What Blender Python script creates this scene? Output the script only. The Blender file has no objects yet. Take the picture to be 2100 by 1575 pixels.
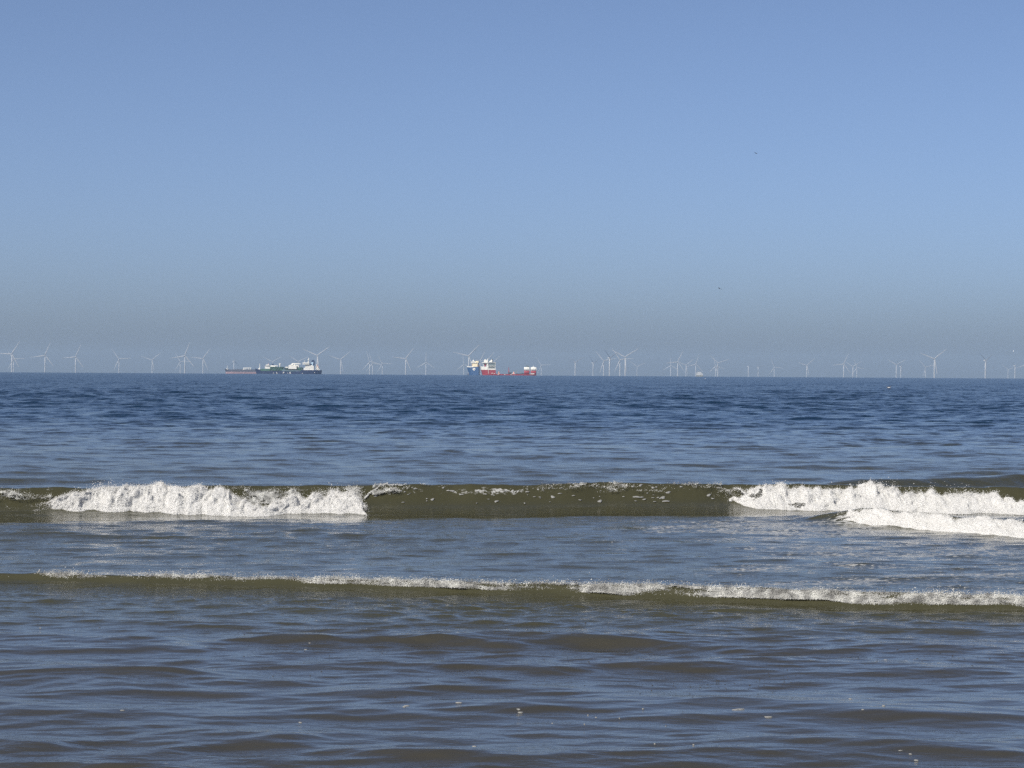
import bpy, math, random
import numpy as np

random.seed(7)
rng = np.random.default_rng(7)
sc = bpy.context.scene
COL = sc.collection
R = math.radians
F = 4548.0            # focal length in pixels of the 2100 wide photograph
CAM_H = 2.5           # eye height above the water
RE = 7.4e6            # earth radius with refraction
DIP = 766.0           # picture row of the true horizontal at the middle
ROLL = 13.0 / 2100

# ------------------------------------------------------------------ helpers
def hor(px):          # row of the true horizontal at a picture column
    return DIP + (px - 1050) * ROLL

def bearing_x(px, d):
    return (px - 1050) / F * d

def row_z(px, py, d):
    return CAM_H - (py - hor(px)) / F * d

def sea_z(d):
    return -d * d / (2 * RE)

def tag(o, label=None, cat=None, group=None, kind=None):
    if label: o['label'] = label
    if cat: o['category'] = cat
    if group: o['group'] = group
    if kind: o['kind'] = kind
    return o

def empty(name, loc=(0, 0, 0), rz=0.0):
    o = bpy.data.objects.new(name, None)
    o.location = loc
    o.rotation_euler = (0, 0, rz)
    o.empty_display_size = 0.1
    COL.objects.link(o)
    return o

def mesh_np(name, co, faces, mat, smooth=True, parent=None):
    """faces: (n,3) or (n,4) int array"""
    me = bpy.data.meshes.new(name)
    co = np.ascontiguousarray(co, dtype=np.float32)
    faces = np.ascontiguousarray(faces, dtype=np.int32)
    k = faces.shape[1]
    me.vertices.add(len(co)); me.vertices.foreach_set('co', co.ravel())
    me.loops.add(faces.size); me.loops.foreach_set('vertex_index', faces.ravel())
    me.polygons.add(len(faces))
    me.polygons.foreach_set('loop_start', np.arange(0, faces.size, k, dtype=np.int32))
    me.polygons.foreach_set('use_smooth', np.full(len(faces), smooth, dtype=bool))
    me.update(calc_edges=True)
    me.materials.append(mat)
    o = bpy.data.objects.new(name, me)
    COL.objects.link(o)
    if parent: o.parent = parent
    return o

class MB:
    """collects polygons and links them as one mesh object"""
    def __init__(s): s.v = []; s.f = []; s.sm = []
    def add(s, vs, fs, smooth=False):
        n = len(s.v); s.v += [tuple(p) for p in vs]
        s.f += [[i + n for i in f] for f in fs]; s.sm += [smooth] * len(fs)
    def box(s, x0, x1, y0, y1, z0, z1, dx=0.0):
        """dx shears the top along x"""
        vs = [(x0, y0, z0), (x1, y0, z0), (x1, y1, z0), (x0, y1, z0), (x0 + dx, y0, z1), (x1 + dx, y0, z1), (x1 + dx, y1, z1), (x0 + dx, y1, z1)]
        s.add(vs, [(0, 3, 2, 1), (4, 5, 6, 7), (0, 1, 5, 4), (1, 2, 6, 5), (2, 3, 7, 6), (3, 0, 4, 7)])
    def prism(s, pts, y0, y1):
        """outline in x,z (counter clockwise seen from -y) swept along y"""
        n = len(pts)
        vs = [(x, y0, z) for x, z in pts] + [(x, y1, z) for x, z in pts]
        s.add(vs, [tuple(range(n)), tuple(range(2 * n - 1, n - 1, -1))] + [(i, i + n, (i + 1) % n + n, (i + 1) % n) for i in range(n)])
    def tube(s, p, q, r0, r1=None, n=8):
        r1 = r0 if r1 is None else r1
        p = np.array(p, float); q = np.array(q, float); a = q - p; a /= np.linalg.norm(a)
        u = np.cross(a, (0, 0, 1.0) if abs(a[2]) < .9 else (1.0, 0, 0)); u /= np.linalg.norm(u); w = np.cross(a, u)
        vs = [tuple(c + r * (math.cos(2 * math.pi * i / n) * u + math.sin(2 * math.pi * i / n) * w)) for c, r in ((p, r0), (q, r1)) for i in range(n)]
        s.add(vs, [tuple(range(n))[::-1], tuple(range(n, 2 * n))], False)
        s.add(vs, [(i, (i + 1) % n, (i + 1) % n + n, i + n) for i in range(n)], True)
    def ball(s, c, rx, ry, rz, n=10, m=6):
        vs = [(c[0], c[1], c[2] - rz)]
        for j in range(1, m):
            t = -math.pi / 2 + math.pi * j / m
            vs += [(c[0] + rx * math.cos(t) * math.cos(2 * math.pi * i / n), c[1] + ry * math.cos(t) * math.sin(2 * math.pi * i / n), c[2] + rz * math.sin(t)) for i in range(n)]
        vs.append((c[0], c[1], c[2] + rz)); L = len(vs) - 1
        fs = [(0, 1 + (i + 1) % n, 1 + i) for i in range(n)]
        for j in range(m - 2):
            b = 1 + j * n
            fs += [(b + i, b + (i + 1) % n, b + n + (i + 1) % n, b + n + i) for i in range(n)]
        b = 1 + (m - 2) * n
        fs += [(b + i, b + (i + 1) % n, L) for i in range(n)]
        s.add(vs, fs, True)
    def loft(s, rings, smooth=False, caps=True):
        n = len(rings[0]); vs = [p for r in rings for p in r]; fs = []
        for k in range(len(rings) - 1):
            fs += [(k * n + i, k * n + (i + 1) % n, (k + 1) * n + (i + 1) % n, (k + 1) * n + i) for i in range(n)]
        if caps: fs += [tuple(range(n))[::-1], tuple(range((len(rings) - 1) * n, len(rings) * n))]
        s.add(vs, fs, smooth)
    def build(s, name, mat, parent=None):
        me = bpy.data.meshes.new(name)
        me.from_pydata(s.v, [], s.f)
        for p, sm in zip(me.polygons, s.sm): p.use_smooth = sm
        import bmesh
        bm = bmesh.new(); bm.from_mesh(me); bmesh.ops.recalc_face_normals(bm, faces=bm.faces); bm.to_mesh(me); bm.free()
        me.materials.append(mat)
        o = bpy.data.objects.new(name, me); COL.objects.link(o)
        if parent: o.parent = parent
        return o

def nodes(name):
    m = bpy.data.materials.new(name); m.use_nodes = True
    nt = m.node_tree
    return m, nt, nt.nodes['Principled BSDF']

def paint(name, col, rough=0.45, wear=0.12, scale=0.15):
    """painted steel with faint procedural weathering"""
    m, nt, b = nodes(name)
    tc = nt.nodes.new('ShaderNodeTexCoord'); nz = nt.nodes.new('ShaderNodeTexNoise')
    nz.inputs['Scale'].default_value = scale; nz.inputs['Detail'].default_value = 5
    nt.links.new(tc.outputs['Object'], nz.inputs['Vector'])
    mx = nt.nodes.new('ShaderNodeMixRGB'); mx.inputs[1].default_value = (*[c * (1 - wear) for c in col], 1); mx.inputs[2].default_value = (*[min(1, c * (1 + wear)) for c in col], 1)
    nt.links.new(nz.outputs['Fac'], mx.inputs[0]); nt.links.new(mx.outputs[0], b.inputs['Base Color'])
    b.inputs['Roughness'].default_value = rough
    return m

# ------------------------------------------------------------------ numpy noise
def _h(a, b, c):
    h = (a.astype(np.uint32) * np.uint32(374761393) + b.astype(np.uint32) * np.uint32(668265263) + c.astype(np.uint32) * np.uint32(2246822519))
    h = (h ^ (h >> np.uint32(13))) * np.uint32(1274126177)
    h = h ^ (h >> np.uint32(16))
    return (h & np.uint32(0xFFFF)).astype(np.float32) / 32767.5 - 1.0

def vnoise(x, y, z=0.0):
    """value noise in -1..1"""
    x = np.asarray(x, np.float32); y = np.asarray(y, np.float32); z = np.asarray(z, np.float32)
    x, y, z = np.broadcast_arrays(x, y, z)
    ix = np.floor(x); iy = np.floor(y); iz = np.floor(z)
    fx, fy, fz = x - ix, y - iy, z - iz
    fx = fx * fx * (3 - 2 * fx); fy = fy * fy * (3 - 2 * fy); fz = fz * fz * (3 - 2 * fz)
    ix = ix.astype(np.int64); iy = iy.astype(np.int64); iz = iz.astype(np.int64)
    def L(a, b, t): return a + (b - a) * t
    r = []
    for dz in (0, 1):
        a = L(_h(ix, iy, iz + dz), _h(ix + 1, iy, iz + dz), fx)
        b = L(_h(ix, iy + 1, iz + dz), _h(ix + 1, iy + 1, iz + dz), fx)
        r.append(L(a, b, fy))
    return L(r[0], r[1], fz)

def fbm(x, y, z=0.0, oct=4, gain=0.5):
    t = 0; a = 1.0; n = 0; f = 1.0
    for i in range(oct):
        t = t + a * vnoise(np.asarray(x) * f + 17.3 * i, np.asarray(y) * f - 9.1 * i, np.asarray(z) * f + 5.7 * i); n += a; a *= gain; f *= 2.03
    return t / n

def sst(a, b, x):
    t = np.clip((np.asarray(x, np.float32) - a) / (b - a), 0, 1); return t * t * (3 - 2 * t)

# ------------------------------------------------------------------ breaking waves as functions
MX = np.array([-30, -20, -9.1, -6.0, -3.2, 0.0, 2.2, 4.2, 7.0, 10.0, 16, 30.0])
MY = np.array([36.5, 37.6, 39.6, 40.4, 41.15, 41.8, 42.3, 42.8, 42.9, 42.8, 43.0, 43.5])
def main_y(x): return np.interp(x, MX, MY) + 0.12 * vnoise(np.asarray(x) * 0.5, 3.1) + .05 * vnoise(np.asarray(x) * 1.7, 8.1)
def main_a(x): return np.interp(x, [-30, -12, -9, -6, -2.5, 0, 2.5, 4.5, 8, 12, 20, 40], [.1, .34, .40, .42, .44, .43, .455, .42, .38, .36, .25, .1]) + .026 * vnoise(np.asarray(x) * 0.7, 1.7) + .010 * vnoise(np.asarray(x) * 2.6, 4.7) + .003 * vnoise(np.asarray(x) * 9, 4.7)
M_WF, M_WB, M_LEAN = 0.62, 1.7, 0.85
SX = np.array([-14, -9.0, -5.8, -3, 0.0, 2.5, 5.4, 9, 14.0])
SY = np.array([27.6, 26.9, 26.3, 25.8, 25.15, 24.55, 23.75, 23.0, 22.2])
def small_y(x): return np.interp(x, SX, SY) + .10 * vnoise(np.asarray(x) * .7, 13.1) + .04 * vnoise(np.asarray(x) * 2.3, 2.1)
def small_a(x): return .148 * (.70 + .30 * sst(-4.5, 2, x)) + .014 * vnoise(np.asarray(x) * .6, 6.3) + .012 * vnoise(np.asarray(x) * 2.9, 6.3)
S_WF, S_WB, S_LEAN = 0.13, 0.85, 0.42
# the second roller in front of the big wave on the right
RX = np.array([4.8, 5.8, 6.4, 7.0, 7.9, 9.5, 12, 20.0])
RY = np.array([38.6, 37.9, 37.2, 36.3, 35.2, 34.4, 33.8, 33.0])
def roll_y(x): return np.interp(x, RX, RY) + .06 * vnoise(np.asarray(x) * 1.6, 23.1)
def roll_a(x): return .24 * sst(4.7, 6.2, x) * (1 + .15 * vnoise(np.asarray(x) * 1.3, 2.2))
R_WF, R_WB = .34, .7

FE = 1.5      # the front of a wave is hollow: steep near the crest, easing out at its foot
def ridge(s, wf, wb):
    return np.where(s < 0, np.exp(-(np.abs(s) / wf) ** FE), np.exp(-(np.abs(s) / wb) ** 1.7))

# low swells in the shallows and behind the breaker: (x0, x1, y at x0, y at x1, height, front width, back width)
def lowridge(pxa, pya, pxb, pyb, a, wf, wb):
    da = (CAM_H - a) * F / (pya - hor(pxa)); db = (CAM_H - a) * F / (pyb - hor(pxb))
    return (bearing_x(pxa, da), bearing_x(pxb, db), da, db, a, wf, wb)
LOW = [lowridge(-40, 1405, 620, 1410, .060, .20, .45), lowridge(600, 1408, 1330, 1400, .065, .22, .5),
       lowridge(-80, 1372, 560, 1366, .045, .16, .4), lowridge(780, 1318, 1420, 1312, .03, .20, .5),
       lowridge(1300, 1452, 2150, 1452, .062, .2, .5), lowridge(860, 1448, 1500, 1452, .04, .15, .4),
       lowridge(-60, 1452, 260, 1452, .035, .15, .3), lowridge(250, 1520, 700, 1512, .045, .16, .35),
       lowridge(-50, 1522, 200, 1520, .03, .13, .3), lowridge(700, 1536, 1060, 1545, .035, .14, .3),
       lowridge(1400, 1512, 1900, 1520, .045, .16, .35), lowridge(1850, 1530, 2180, 1540, .04, .15, .35),
       lowridge(400, 1308, 760, 1302, .035, .2, .4), lowridge(200, 1305, 430, 1305, .03, .15, .4),
       lowridge(1620, 1370, 2140, 1372, .04, .17, .4), lowridge(1380, 1352, 1720, 1350, .03, .15, .4), lowridge(1000, 1495, 1500, 1490, .03, .14, .3),
       lowridge(1560, 989, 2450, 960, .34, .8, 2.2), lowridge(1860, 908, 2010, 908, .12, .9, 1.5), lowridge(1620, 906, 1800, 902, .10, .9, 1.5),
       lowridge(1300, 882, 1560, 886, .12, 1.3, 2.0), lowridge(820, 926, 1000, 922, .10, .9, 1.5), lowridge(550, 948, 690, 948, .09, .8, 1.3),
       lowridge(-30, 955, 120, 955, .10, .8, 1.3), lowridge(340, 955, 480, 955, .07, .7, 1.3)]

# ------------------------------------------------------------------ sea mesh
def rows():
    out = [5.0]
    while out[-1] < 32000:
        y = out[-1]
        if y < 11: d = .12
        elif y < 22: d = .030
        elif y < 28: d = .024
        elif y < 37.2: d = .048
        elif y < 44.5: d = .024
        elif y < 330: d = max(.06, .0019 * y)
        elif y < 6500: d = .0030 * y
        else: d = .03 * y
        out.append(y + d)
    return np.array(out)
Yr = rows()
Tc = np.concatenate([-np.geomspace(3.5, .40, 36), np.linspace(-.385, .385, 1401), np.geomspace(.40, 3.5, 36)])
NR, NC = len(Yr), len(Tc)
dyr = np.gradient(Yr)
Y2 = np.repeat(Yr[:, None], NC, 1).astype(np.float32)
X2 = (Yr[:, None] * Tc[None, :]).astype(np.float32)
Z = np.zeros((NR, NC), np.float32); DY = np.zeros((NR, NC), np.float32); DX = np.zeros((NR, NC), np.float32)
LOST = np.zeros(NR)

def add_spectrum(n, lmin, lmax, slope, spread, mask, q=.8, dirc=0.0, tilt=0.0):
    """sum of trochoidal wavelets; mask(y) is the envelope by distance"""
    lam = np.exp(np.linspace(math.log(lmin), math.log(lmax), n)) * rng.uniform(.93, 1.07, n)
    m = mask(Yr)
    for L in lam:
        k = 2 * math.pi / L
        ka = slope * math.sqrt(2.0 / n) * (L / lmax) ** tilt
        a = ka / k
        th = dirc + rng.normal(0, spread); ph = rng.uniform(0, 6.28)
        kx, ky = k * math.sin(th), k * math.cos(th)
        lod = m * np.clip((L / (2.6 * dyr)) - 1, 0, 1)
        LOST[:] += .5 * ka ** 2 * (m ** 2 - lod ** 2)
        idx = np.where(lod > .01)[0]
        if not len(idx): continue
        i0, i1 = idx[0], idx[-1] + 1
        p = (Yr[i0:i1, None] * (kx * Tc + ky)[None, :] + ph).astype(np.float32)
        w = (a * lod[i0:i1, None]).astype(np.float32)
        Z[i0:i1] += w * np.cos(p)
        DY[i0:i1] -= q * math.cos(th) * w * np.sin(p)
        DX[i0:i1] -= q * math.sin(th) * w * np.sin(p)

def band(a, b, c, d): return lambda y: sst(a, b, y) * (1 - sst(c, d, y)) if d < 1e8 else sst(a, b, y)
# open water behind the breaker
add_spectrum(80, .28, 4.6, .16, .50, lambda y: sst(43, 48, y) * (.62 + .38 * sst(60, 200, y)))
add_spectrum(14, 6, 22, .035, .22, lambda y: sst(46, 60, y) * (.5 + .5 * sst(60, 200, y)))
add_spectrum(50, 1.6, 10, .075, .5, lambda y: sst(120, 500, y))
# the flat, wrinkled water between the two breakers
add_spectrum(60, .16, 1.1, .098, .42, lambda y: sst(22.3, 24.3, y) * (1 - sst(38.6, 40.6, y)) * (.8 + .2 * sst(27, 30, y)))
add_spectrum(14, .8, 3.0, .035, .4, lambda y: sst(25, 27, y) * (1 - sst(38, 40, y)))
# smooth swells of the shallows
add_spectrum(26, .8, 2.4, .074, .26, lambda y: 1 - sst(21.5, 23.5, y), dirc=.05)
add_spectrum(52, .15, .9, .115, .38, lambda y: (1 - sst(23.4, 25.5, y)))
add_spectrum(24, .08, .25, .035, .6, lambda y: sst(17.5, 20.5, y) * (1 - sst(23.8, 25, y)))

RIP = np.zeros((NR, NC), np.float32)      # ripple strength for the shader
FOAM = np.zeros((NR, NC), np.float32)     # how much lacy foam floats here
sel = np.where((Yr > 14) & (Yr < 100))[0]; r0, r1 = sel[0], sel[-1] + 1
xs, ys = X2[r0:r1], Y2[r0:r1]
# patches where the wavelets are calmer
patch = (.72 + .45 * fbm(xs * .22, ys * .30, 2.0, 3))
Z[r0:r1] *= patch; DY[r0:r1] *= patch; DX[r0:r1] *= patch
zz = np.zeros_like(xs); sh = np.zeros_like(xs)
# main breaker
s = ys - main_y(xs); A = main_a(xs)
p = ridge(s, M_WF, M_WB) * A
on = np.clip(p / .2, 0, 1)
zz += p + (p / A) * np.exp(-(np.minimum(s, 0) / 1.2) ** 2) * (.010 * vnoise(xs * 4, s * 1.2, 3.0) + .0045 * vnoise(xs * 12, s * 1.6, 9.0)) - .05 * np.exp(-((s + 1.9) / 1.0) ** 2); sh -= M_LEAN * p
calm = 1 - .82 * np.exp(-((s + .45) / .7) ** 2) - .70 * np.exp(-((s + 2.5 + .8 * vnoise(xs * .7, 5.2) + .3 * vnoise(xs * 2.1, 1.2)) / 1.0) ** 2) * (1 - sst(4, 6, xs)) * 1.15
calm = np.clip(calm, .12, 1)
# second roller
a2 = roll_a(xs); s2 = ys - roll_y(xs); p2 = ridge(s2, R_WF, R_WB) * a2; zz += p2; sh -= .5 * p2
# small breaker
s3 = ys - small_y(xs); p3 = ridge(s3, S_WF, S_WB) * small_a(xs); zz += p3 - .018 * np.exp(-((s3 + .9) / .5) ** 2); sh -= S_LEAN * p3
calm *= 1 - .6 * np.exp(-((s3 + .06) / .15) ** 2) + .7 * np.exp(-((s3 + 1.1) / .8) ** 2)
for (xa, xb, ya, yb, a, wf, wb) in LOW:
    t = (xs - xa) / (xb - xa); L = xb - xa
    yc = ya + (yb - ya) * t + .16 * min(1, L / 3) * vnoise(xs * (2.6 / L), ya) + .05 * vnoise(xs * 1.9, ya * 1.7)
    env = sst(-.10, .35, t) * (1 - sst(.60, 1.10, t)) * (.72 + .4 * vnoise(xs * (3.1 / L), ya * 3.3))
    sd = ys - yc
    if a > .3: env = sst(-.02, .22, t) * (1 - sst(.9, 1.2, t)) * (1 + .12 * vnoise(xs * .8, 3.3))
    q = ridge(sd, wf, wb) * a * env
    zz += q; sh -= .8 * q
Z[r0:r1] = Z[r0:r1] * calm + zz
DY[r0:r1] = DY[r0:r1] * calm + sh
DX[r0:r1] *= calm
RIP[r0:r1] = calm * patch
# lacy foam left behind the waves
m1 = sst(24.8, 26.0, ys) * (1 - sst(33.5, 39.6, ys)) * (.40 + .60 * sst(-3, 5, xs)) * .62
m2 = .35 * np.exp(-((s3 - .8) / 1.0) ** 2)
m3 = .85 * sst(.5, 3.0, xs) * (1 - sst(5.6, 6.8, xs)) * sst(33.5, 35, ys) * (1 - sst(37.5, 38.8, ys))
fz = .55 * np.exp(-((s + .28) / .3) ** 2) * sst(-3.0, -2.2, xs) * (1 - sst(2.5, 3.8, xs))
fz2 = .7 * np.exp(-((s + 1.75 + .3 * vnoise(xs * 1.2, 6.6)) / .45) ** 2) * np.maximum(sst(-8.2, -7, xs) * (1 - sst(-3.2, -2.6, xs)), sst(4.2, 5.2, xs))  # foam film ahead of the rolls, brightening their pale reflection through colour
FOAM[r0:r1] = np.clip(np.maximum.reduce([m1, m2, m3, fz, fz2]), 0, 1)
Z += sea_z(np.hypot(X2, Y2)).astype(np.float32)
VX, VY = X2 + DX, Y2 + DY
co = np.stack([VX, VY, Z], -1).reshape(-1, 3)
idx = np.arange(NR * NC, dtype=np.int32).reshape(NR, NC)
quads = np.stack([idx[:-1, :-1], idx[:-1, 1:], idx[1:, 1:], idx[1:, :-1]], -1).reshape(-1, 4)

# water material
def sea_material():
    m, nt, b = nodes('sea_water'); N = nt.nodes.new; L = nt.links.new
    geo = N('ShaderNodeNewGeometry'); sep = N('ShaderNodeSeparateXYZ'); L(geo.outputs['Position'], sep.inputs[0])
    af = N('ShaderNodeAttribute'); af.attribute_name = 'foam'
    ar = N('ShaderNodeAttribute'); ar.attribute_name = 'ripple'
    al = N('ShaderNodeAttribute'); al.attribute_name = 'lost'
    def rng_(src, a, b_, c=0.0, d=1.0):
        n = N('ShaderNodeMapRange'); n.interpolation_type = 'SMOOTHSTEP'
        for i, v in ((1, a), (2, b_), (3, c), (4, d)): n.inputs[i].default_value = v
        L(src, n.inputs[0]); return n.outputs[0]
    def math_(op, a, b_=None):
        n = N('ShaderNodeMath'); n.operation = op
        for i, v in ((0, a), (1, b_)):
            if v is None: continue
            if isinstance(v, (int, float)): n.inputs[i].default_value = v
            else: L(v, n.inputs[i])
        return n.outputs[0]
    def noise(sx, sy, scale, detail, rough=.5, dist=0.0, colour=False):
        mp = N('ShaderNodeMapping'); mp.inputs['Scale'].default_value = (sx, sy, 1)
        L(geo.outputs['Position'], mp.inputs[0])
        n = N('ShaderNodeTexNoise'); n.inputs['Scale'].default_value = scale; n.inputs['Detail'].default_value = detail; n.inputs['Roughness'].default_value = rough; n.inputs['Distortion'].default_value = dist
        L(mp.outputs[0], n.inputs[0]); return n.outputs['Color' if colour else 'Fac']
    # silt-laden water near the beach, clearer and bluer further out
    c0 = N('ShaderNodeMixRGB'); c0.inputs[1].default_value = SAND; c0.inputs[2].default_value = SILT; L(rng_(sep.outputs[1], 20, 23.5), c0.inputs[0])
    cr = N('ShaderNodeMixRGB'); L(c0.outputs[0], cr.inputs[1]); cr.inputs[2].default_value = DEEP
    L(rng_(sep.outputs[1], 43, 130), cr.inputs[0])
    # floating foam: rounded flecks and thin lace
    f1 = noise(1.0, 1.7, 3.2, 5, .6, .6); f2 = noise(1.0, 1.7, 11, 3, .55)
    lace = math_('SUBTRACT', 1.0, math_('MULTIPLY', math_('ABSOLUTE', math_('SUBTRACT', f1, .5)), 9.0))
    blob = math_('MULTIPLY', math_('SUBTRACT', f2, .60), 9.0)
    cov = math_('MAXIMUM', math_('MULTIPLY', math_('ADD', lace, math_('MULTIPLY', math_('SUBTRACT', f2, .55), 3.0)), .8), blob)
    big = noise(.5, .9, 1.1, 2)
    foam = math_('MULTIPLY', cov, rng_(math_('MULTIPLY', af.outputs['Fac'], big), .16, .46))
    foam = rng_(foam, .25, .6, 0, .75)
    mx = N('ShaderNodeMixRGB'); L(foam, mx.inputs[0]); L(cr.outputs[0], mx.inputs[1]); mx.inputs[2].default_value = (.55, .55, .53, 1)
    L(mx.outputs[0], b.inputs['Base Color'])
    b.inputs['IOR'].default_value = 1.333
    rough = math_('ADD', math_('MULTIPLY', al.outputs['Fac'], .9), .035)
    mr = N('ShaderNodeMix'); mr.data_type = 'FLOAT'; L(foam, mr.inputs[0]); L(rough, mr.inputs[2]); mr.inputs[3].default_value = .7
    L(mr.outputs[0], b.inputs['Roughness'])
    # small ripples
    h = math_('ADD', noise(1.0, 2.0, 7.0, 3, .55), math_('MULTIPLY', noise(1.0, 1.6, 26.0, 2, .5), .25))
    bp = N('ShaderNodeBump'); bp.inputs['Strength'].default_value = 1.0
    L(math_('MULTIPLY', ar.outputs['Fac'], .027), bp.inputs['Distance']); L(h, bp.inputs['Height'])
    # facets of the waves that are too small to model far out
    c1 = noise(.9, 1.5, 1.5, 5, .68, 0, True); 
    vs = N('ShaderNodeVectorMath'); vs.operation = 'SUBTRACT'; L(c1, vs.inputs[0]); vs.inputs[1].default_value = (.5, .5, .5)
    vm = N('ShaderNodeVectorMath'); vm.operation = 'MULTIPLY'; L(vs.outputs[0], vm.inputs[0]); vm.inputs[1].default_value = (1, 1, 0)
    sc_ = N('ShaderNodeVectorMath'); sc_.operation = 'SCALE'; L(vm.outputs[0], sc_.inputs[0]); L(math_('MULTIPLY', al.outputs['Fac'], FACET), sc_.inputs['Scale'])
    ad = N('ShaderNodeVectorMath'); ad.operation = 'ADD'; L(bp.outputs[0], ad.inputs[0]); L(sc_.outputs[0], ad.inputs[1])
    nn = N('ShaderNodeVectorMath'); nn.operation = 'NORMALIZE'; L(ad.outputs[0], nn.inputs[0])
    L(nn.outputs[0], b.inputs['Normal'])
    return m
SILT = (.053, .0515, .028, 1); DEEP = (.005, .021, .046, 1); FACET = 12.5; SAND = (.049, .046, .036, 1)
sea = mesh_np('sea', co, quads, sea_material())
tag(sea, 'grey blue sea rippling out to a sharp dark horizon', kind='structure')
def attr(o, name, arr):
    a = o.data.attributes.new(name, 'FLOAT', 'POINT'); a.data.foreach_set('value', np.ascontiguousarray(arr, np.float32).ravel())
lost = np.sqrt(np.maximum(LOST, 0))
RIP[:r0] = 1
ripy = (.30 + .25 * sst(20, 24, Yr)) * (1 - .85 * sst(44, 90, Yr))
attr(sea, 'ripple', RIP * ripy[:, None]); attr(sea, 'foam', FOAM); attr(sea, 'lost', np.repeat(lost[:, None], NC, 1))
print('sea', NR, NC, 'lost', lost[::300])

# ------------------------------------------------------------------ foam
_t = (1 + 5 ** .5) / 2
ICO = np.array([(-1, _t, 0), (1, _t, 0), (-1, -_t, 0), (1, -_t, 0), (0, -1, _t), (0, 1, _t), (0, -1, -_t), (0, 1, -_t), (_t, 0, -1), (_t, 0, 1), (-_t, 0, -1), (-_t, 0, 1)], np.float32) / math.hypot(1, _t)
ICF = np.array([(0, 11, 5), (0, 5, 1), (0, 1, 7), (0, 7, 10), (0, 10, 11), (1, 5, 9), (5, 11, 4), (11, 10, 2), (10, 7, 6), (7, 1, 8), (3, 9, 4), (3, 4, 2), (3, 2, 6), (3, 6, 8), (3, 8, 9), (4, 9, 5), (2, 4, 11), (6, 2, 10), (8, 6, 7), (9, 8, 1)], np.int32)
def blobs(P, rad, stretch=None):
    """many little lumps of foam as one vertex and face array"""
    n = len(P)
    jit = 1 + .25 * rng.standard_normal((n, 12, 1)).astype(np.float32)
    sc3 = rng.uniform(.7, 1.3, (n, 1, 3)).astype(np.float32)
    if stretch is not None: sc3 *= stretch
    v = P[:, None, :] + ICO[None] * jit * sc3 * rad[:, None, None]
    f = ICF[None] + (np.arange(n, dtype=np.int32) * 12)[:, None, None]
    return v.reshape(-1, 3), f.reshape(-1, 3)

def foam_material(name, col, trans, spec, soft=0.0, thin=.93, scale=3.5):
    m, nt, b = nodes(name)
    tc = nt.nodes.new('ShaderNodeNewGeometry'); nz = nt.nodes.new('ShaderNodeTexNoise'); nz.inputs['Scale'].default_value = scale; nz.inputs['Detail'].default_value = 4
    nt.links.new(tc.outputs['Position'], nz.inputs['Vector'])
    mx = nt.nodes.new('ShaderNodeMixRGB'); mx.inputs[1].default_value = (*[c * thin for c in col], 1); mx.inputs[2].default_value = (*col, 1)
    mr = nt.nodes.new('ShaderNodeMapRange'); mr.inputs[1].default_value = .34; mr.inputs[2].default_value = .64; nt.links.new(nz.outputs['Fac'], mr.inputs[0])
    nt.links.new(mr.outputs[0], mx.inputs[0]); nt.links.new(mx.outputs[0], b.inputs['Base Color'])
    # light scatters through froth, so lumps shade softly: ease each lump's normal towards the roll's own
    if soft:
        vm = nt.nodes.new('ShaderNodeVectorMath'); vm.operation = 'SCALE'; nt.links.new(tc.outputs['Normal'], vm.inputs[0]); vm.inputs['Scale'].default_value = 1 - soft
        va = nt.nodes.new('ShaderNodeVectorMath'); va.operation = 'ADD'; nt.links.new(vm.outputs[0], va.inputs[0]); va.inputs[1].default_value = (0, -.75 * soft, .66 * soft)
        vn = nt.nodes.new('ShaderNodeVectorMath'); vn.operation = 'NORMALIZE'; nt.links.new(va.outputs[0], vn.inputs[0]); nt.links.new(vn.outputs[0], b.inputs['Normal'])
    b.inputs['Roughness'].default_value = .5; b.inputs['IOR'].default_value = 1.333; b.inputs['Specular IOR Level'].default_value = spec
    if trans:
        t = nt.nodes.new('ShaderNodeBsdfTranslucent'); nt.links.new(mx.outputs[0], t.inputs[0])
        ms = nt.nodes.new('ShaderNodeMixShader'); ms.inputs[0].default_value = trans
        nt.links.new(b.outputs[0], ms.inputs[1]); nt.links.new(t.outputs[0], ms.inputs[2]); nt.links.new(ms.outputs[0], nt.nodes['Material Output'].inputs[0])
    return m
M_LIP = foam_material('lip_foam', (.85, .85, .82), .4, .5, .5)
M_FOAM = foam_material('whitewater', (.93, .925, .895), .35, .2, .62)
M_FROTH = foam_material('froth', (.90, .90, .85), .40, .7, .5, .36, 9.0)

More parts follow.
